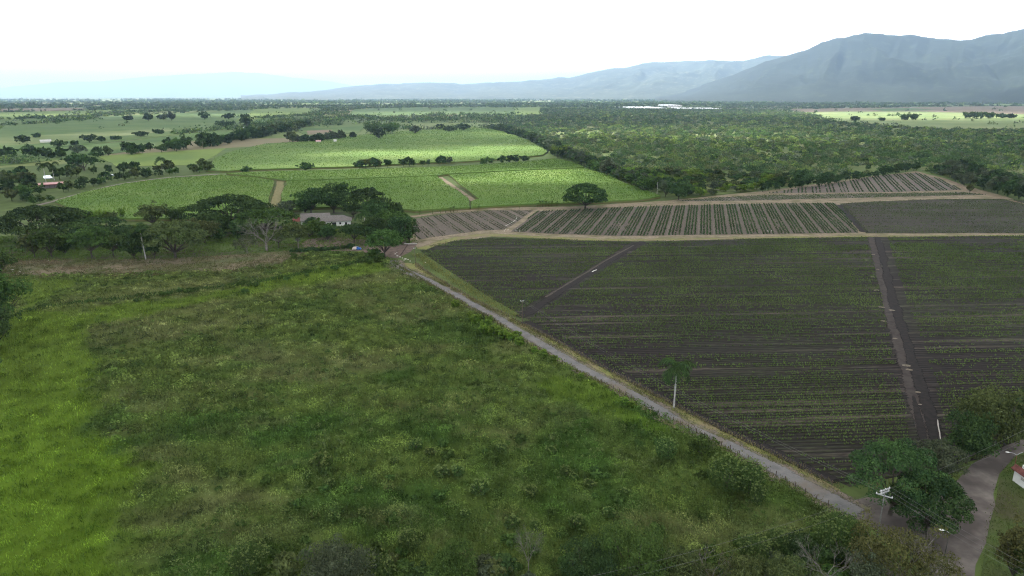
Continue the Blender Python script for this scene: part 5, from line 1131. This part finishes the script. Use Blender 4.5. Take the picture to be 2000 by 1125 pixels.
# car
P0 = G(697, 488); t = thing('car', 'small blue car with a pale rear parked at the end of the hedge', 'car', tuple(P0), .15)
BLUE = obj_mat('blue_paint', (.03, .13, .45), (.04, .17, .55), .5, .3, .5); PALE = obj_mat('pale_paint', (.6, .52, .48), (.7, .63, .6), .5, .4, .4)
def prof(pts, y0, y1):
    n = len(pts); V = [(x, y0, z) for x, z in pts]+[(x, y1, z) for x, z in pts]
    mb = MB(); mb.add(V, [(i, (i+1) % n, (i+1) % n+n, i+n) for i in range(n)], [(0, i+1, i) for i in range(1, n-1)]+[(n, n+i, n+i+1) for i in range(1, n-1)]); return mb
prof([(-.1, .35), (2.2, .35), (2.2, .85), (1.3, 1.0), (.7, 1.5), (-.1, 1.52)], -.85, .85).build('body', BLUE, t)
prof([(-2.2, .35), (-.1, .35), (-.1, 1.5), (-1.6, 1.45), (-2.2, .95)], -.84, .84).build('cargo_cover', PALE, t)
MB().box((.35, -.853, 1.2), (.8, .01, .36)).box((1.02, 0, 1.26), (.05, 1.4, .3)).build('window', M['dark_glass'], t)
for x in (-1.4, 1.4):
    for y in (-.8, .8):
        a = np.array([[x, y-.1, .33], [x, y+.1, .33]]); w_ = MB().tube(a, .33, 14).build('wheel', M['dark_glass'], t)
# royal palms and other palms
def palm(P, h, spread_, lb, n=15, parts=True, lean=.0):
    t = thing('royal_palm', lb, 'palm', tuple(P), rng.uniform(0, 6))
    hs = h*.74; MB().tube([(0, 0, -.2), (0, 0, .4), (lean*.3, 0, hs*.3), (lean*.7, 0, hs*.65), (lean, 0, hs)], np.array([.3, .25, .2, .23, .17])*h/13, 10).build('trunk', M['palm_bark'], t, smooth=True)
    sh = h*.12; MB().tube([(lean, 0, hs), (lean, 0, hs+sh*.4), (lean, 0, hs+sh)], np.array([.2, .24, .1])*h/13, 9).build('crownshaft', M['lime'], t, smooth=True)
    allm = MB()
    for i in range(n):
        a = i*2.4+rng.uniform(-.2, .2); el = [1.4, 1.1, .75, .3][i % 4]+rng.uniform(-.1, .1); L = spread_*.72*rng.uniform(.9, 1.1)
        s_ = np.linspace(0, 1, 10); dr = el-2.5*s_**1.15; ds = np.diff(s_, prepend=0)*L
        xr = np.cumsum(ds*np.cos(dr)); zr = np.cumsum(ds*np.sin(dr)); mid = np.stack([lean+np.cos(a)*xr, np.sin(a)*xr, hs+sh*.95+zr], 1)
        mb = MB(); mb.tube(mid, np.linspace(.05, .012, 10), 4, cap=False, )
        u = np.linspace(.12, 1, 26); c = np.stack([np.interp(u, s_, mid[:, k_]) for k_ in range(3)], 1); side = np.array([-np.sin(a), np.cos(a), 0])
        fw = unit(np.gradient(c, axis=0))
        for sg in (-1, 1):
            l = L*.24*np.sin(np.pi*np.clip(u*.92+.06, 0, 1))**.6; tip = c+(side*sg*.85+fw*.45+np.array([0, 0, -.5])+rng.normal(0, .2, (26, 3)))*l[:, None]
            w_ = fw*.2*h/13; V = np.stack([c-w_, (c+tip)/2-w_*.8, tip, (c+tip)/2+w_*.8], 1).reshape(-1, 3); mb.add(V, np.arange(104).reshape(-1, 4), a=np.repeat(rng.uniform(.1, .8, 26), 4))
        if parts: mb.build('frond', M['mid'] if i % 9 == 0 else M['dark'], t)
        else: V, Q, T, A = mb.get(); allm.add(V, Q, T, a=A)
    if not parts: allm.build('crown', M['dark'], t)
    return t
P = G(1316, 797); palm(P, rise(P, 703), 8.2, 'tall royal palm with a white trunk beside the road fence', 22)
P = G(285, 507); palm(P, rise(P, 436), 11, 'royal palm with hanging dead fronds in front of the grove', 16, lean=-1.2)
for bx, by, tp, sp_, lb in [(1283, 381, 346, 9, 'royal palm with a pale trunk at the corner of the wood'), (714, 462, 412, 10, 'palm among the dark trees beside the farmhouse yard'), (90, 356, 318, 12, 'taller palm of the pair above the red-roofed shed'), (106, 352, 317, 12, 'second palm of the pair above the red-roofed shed'), (317, 336, 309, 13, 'palm rising from the roadside trees along the cane'), (357, 276, 259, 11, 'small palm on its own above the long tree row')]:
    P = G(bx, by); palm(P, rise(P, tp), sp_, lb, 13, False)
# banana plants
def banana():
    mb = MB()
    for i in range(9):
        a = i*2.4; el = rng.uniform(.5, 1.3); L = rng.uniform(1.4, 2.1); s_ = np.linspace(0, 1, 6); dr = el-1.3*s_**1.5; xr = np.cumsum(np.cos(dr)*L/6); zr = np.cumsum(np.sin(dr)*L/6)
        c = np.stack([np.cos(a)*xr, np.sin(a)*xr, 1.7+zr], 1); side = np.array([-np.sin(a), np.cos(a), 0])*.34; wd = np.sin(np.pi*np.linspace(.08, .97, 6))[:, None]
        V = np.concatenate([c-side*wd, c+side*wd]); mb.add(V, [(j, j+1, j+7, j+6) for j in range(5)], a=rng.uniform(.3, 1))
    return MB().tube([(0, 0, -.1), (0, 0, .9), (0, 0, 1.8)], [.17, .14, .09], 7).mesh('stem', M['brown']), mb.mesh('crown', M['mid'])
bv = [banana() for _ in range(3)]
for bx, by, s_ in [(1050, 405, 1.2), (1055, 404, 1.5), (1060, 404.5, 1.6), (1066, 404, 1.6), (1072, 404, 1.4), (1078, 403.5, 1.3), (1088, 402.5, 1.3), (880, 415, 1.3), (886, 414.5, 1.4), (893, 414, 1), (935, 410.5, 1.1), (860, 417, 1), (870, 416, 1), (845, 418, .9), (820, 420, 1), (1015, 408, .7), (24, 500, 1.5), (32, 502, 1.4), (46, 500, 1.2)]:
    plant_thing('banana_plant', 'ragged banana plant standing on the bare edge of a field', 'banana plant', G(bx, by), bv[int(rng.integers(3))], scale=s_, group='banana plants along the field edges')
# egrets
def egret():
    mb = MB(); mb.tube([(-.35, 0, .45), (-.2, 0, .5), (.05, 0, .56), (.2, 0, .62), (.27, 0, .78), (.24, 0, .92), (.33, 0, .98), (.46, 0, .96)], [.03, .11, .13, .08, .04, .035, .045, .01], 8)
    mb.tube([(0, .04, 0), (.01, .04, .25), (0, .04, .5)], .018, 5).tube([(.04, -.04, 0), (0, -.04, .25), (.01, -.04, .5)], .018, 5); return mb.mesh('egret', M['white'], True)
em = egret()
for bx, by in [(985, 453), (987, 450), (992, 451), (1008, 453), (1011, 449.5), (1015, 453.5), (1500, 453.5), (1507, 453)]:
    one('egret', em, G(bx, by)+np.array([0, 0, .1]), 'white egret standing at the lower edge of the crop beds', 'bird', 'white egrets on the crop beds', 1.0)
# straw heaps on the field path
def heap():
    n = 420; a = rng.uniform(0, 6.28, n); r = np.sqrt(rng.random(n)); P = np.stack([r*np.cos(a)*1.5, r*np.sin(a)*.8, .3*(1-r)+rng.uniform(0, .05, n)], 1)
    V, Q = diamonds(P, rng.uniform(.15, .35, n), None, 1, .2, 1.2); return mesh('straw_heap', V, Q, None, M['straw'])
hp_ = [heap() for _ in range(3)]
for bx, by, s_ in [(1705, 497, 1.3), (1692, 508, 1.2), (1714, 526, 1), (1705, 541, 1.2), (1712, 567, 1.5), (1722, 600, 1.4), (1742, 606, 1.4), (1725, 627, 1.3), (1748, 661, 1.0), (1770, 714, 1.5), (1776, 722, 1.2), (1793, 766, .9), (1797, 790, .6)]:
    o = one('straw_heap', hp_[int(rng.integers(3))], G(bx, by, .15), 'pale heap of straw left beside the dark field path', 'straw heap', 'straw heaps along the field path', s_*np.array([.5, .6, .35]), rng.uniform(-.4, .4))
# stones and rubble
def stone():
    d = unit(rng.normal(size=(40, 3))); import bmesh
    bm = bmesh.new(); [bm.verts.new(tuple(v*rng.uniform(.75, 1)*np.array([.5, .4, .3]))) for v in d]; bmesh.ops.convex_hull(bm, input=bm.verts)
    me = bpy.data.meshes.new('stone'); bm.to_mesh(me); bm.free(); me.materials.append(M['stone']); return me
M['stone'] = obj_mat('pale_stone', (.4, .39, .36), (.62, .6, .57), 2)
stv = [stone() for _ in range(4)]
for bx, by, s_ in [(772, 496, 1), (776, 500, 1.2), (781, 502, 1.2), (786, 504, .9), (792, 506, 1.3), (797, 507, 1), (801, 510, .8), (789, 508, .7), (775, 493, .8), (830, 513, 1)]:
    one('stone', stv[int(rng.integers(4))], G(bx, by, .1), 'pale stone lying beside the head of the road', 'stone', 'stones beside the head of the road', s_*1.1)
for bx, by, s_ in [(23, 527, 1.6), (27, 530, 1.2), (37, 531, 1.7), (45, 535, 1.8), (35, 536, 1), (96, 509, 1.1)]:
    one('stone', stv[int(rng.integers(4))], G(bx, by, .1), 'white rubble lying on the bare ground strip', 'stone', 'white rubble on the bare ground strip', np.array([s_*1.2, s_, s_*.5]))
# water
k = NT('water'); kk_ = k.surf((.03, .04, .045), .08, .5)
for px in ([(-80, 338), (0, 337.5), (24, 341), (10, 348), (-80, 353)], [(86, 344), (104, 343), (105, 349), (88, 350)], [(16, 348), (26, 347), (24, 350), (16, 351)], [(204, 342), (262, 340.5), (258, 343), (208, 344.5)], [(474, 248.6), (505, 248.2), (505, 250.6), (478, 251)]):
    struct(poly_sheet('pond', px, kk_, .6))
struct(ribbon('channel', [(1831, 816), (1832, 832), (1835, 846), (1837, 864)], .25, .16, M['concrete'], .6))
struct(ribbon('channel', [(1155, 532.5), (1160, 529.5), (1167, 527)], .8, .16, M['white'], .5))  # glint on the channel water, painted as a short white strip
struct(ribbon('channel', [(1007, 421), (1009, 427), (1001, 434), (985, 443)], .7, .15, M['concrete'], .6))
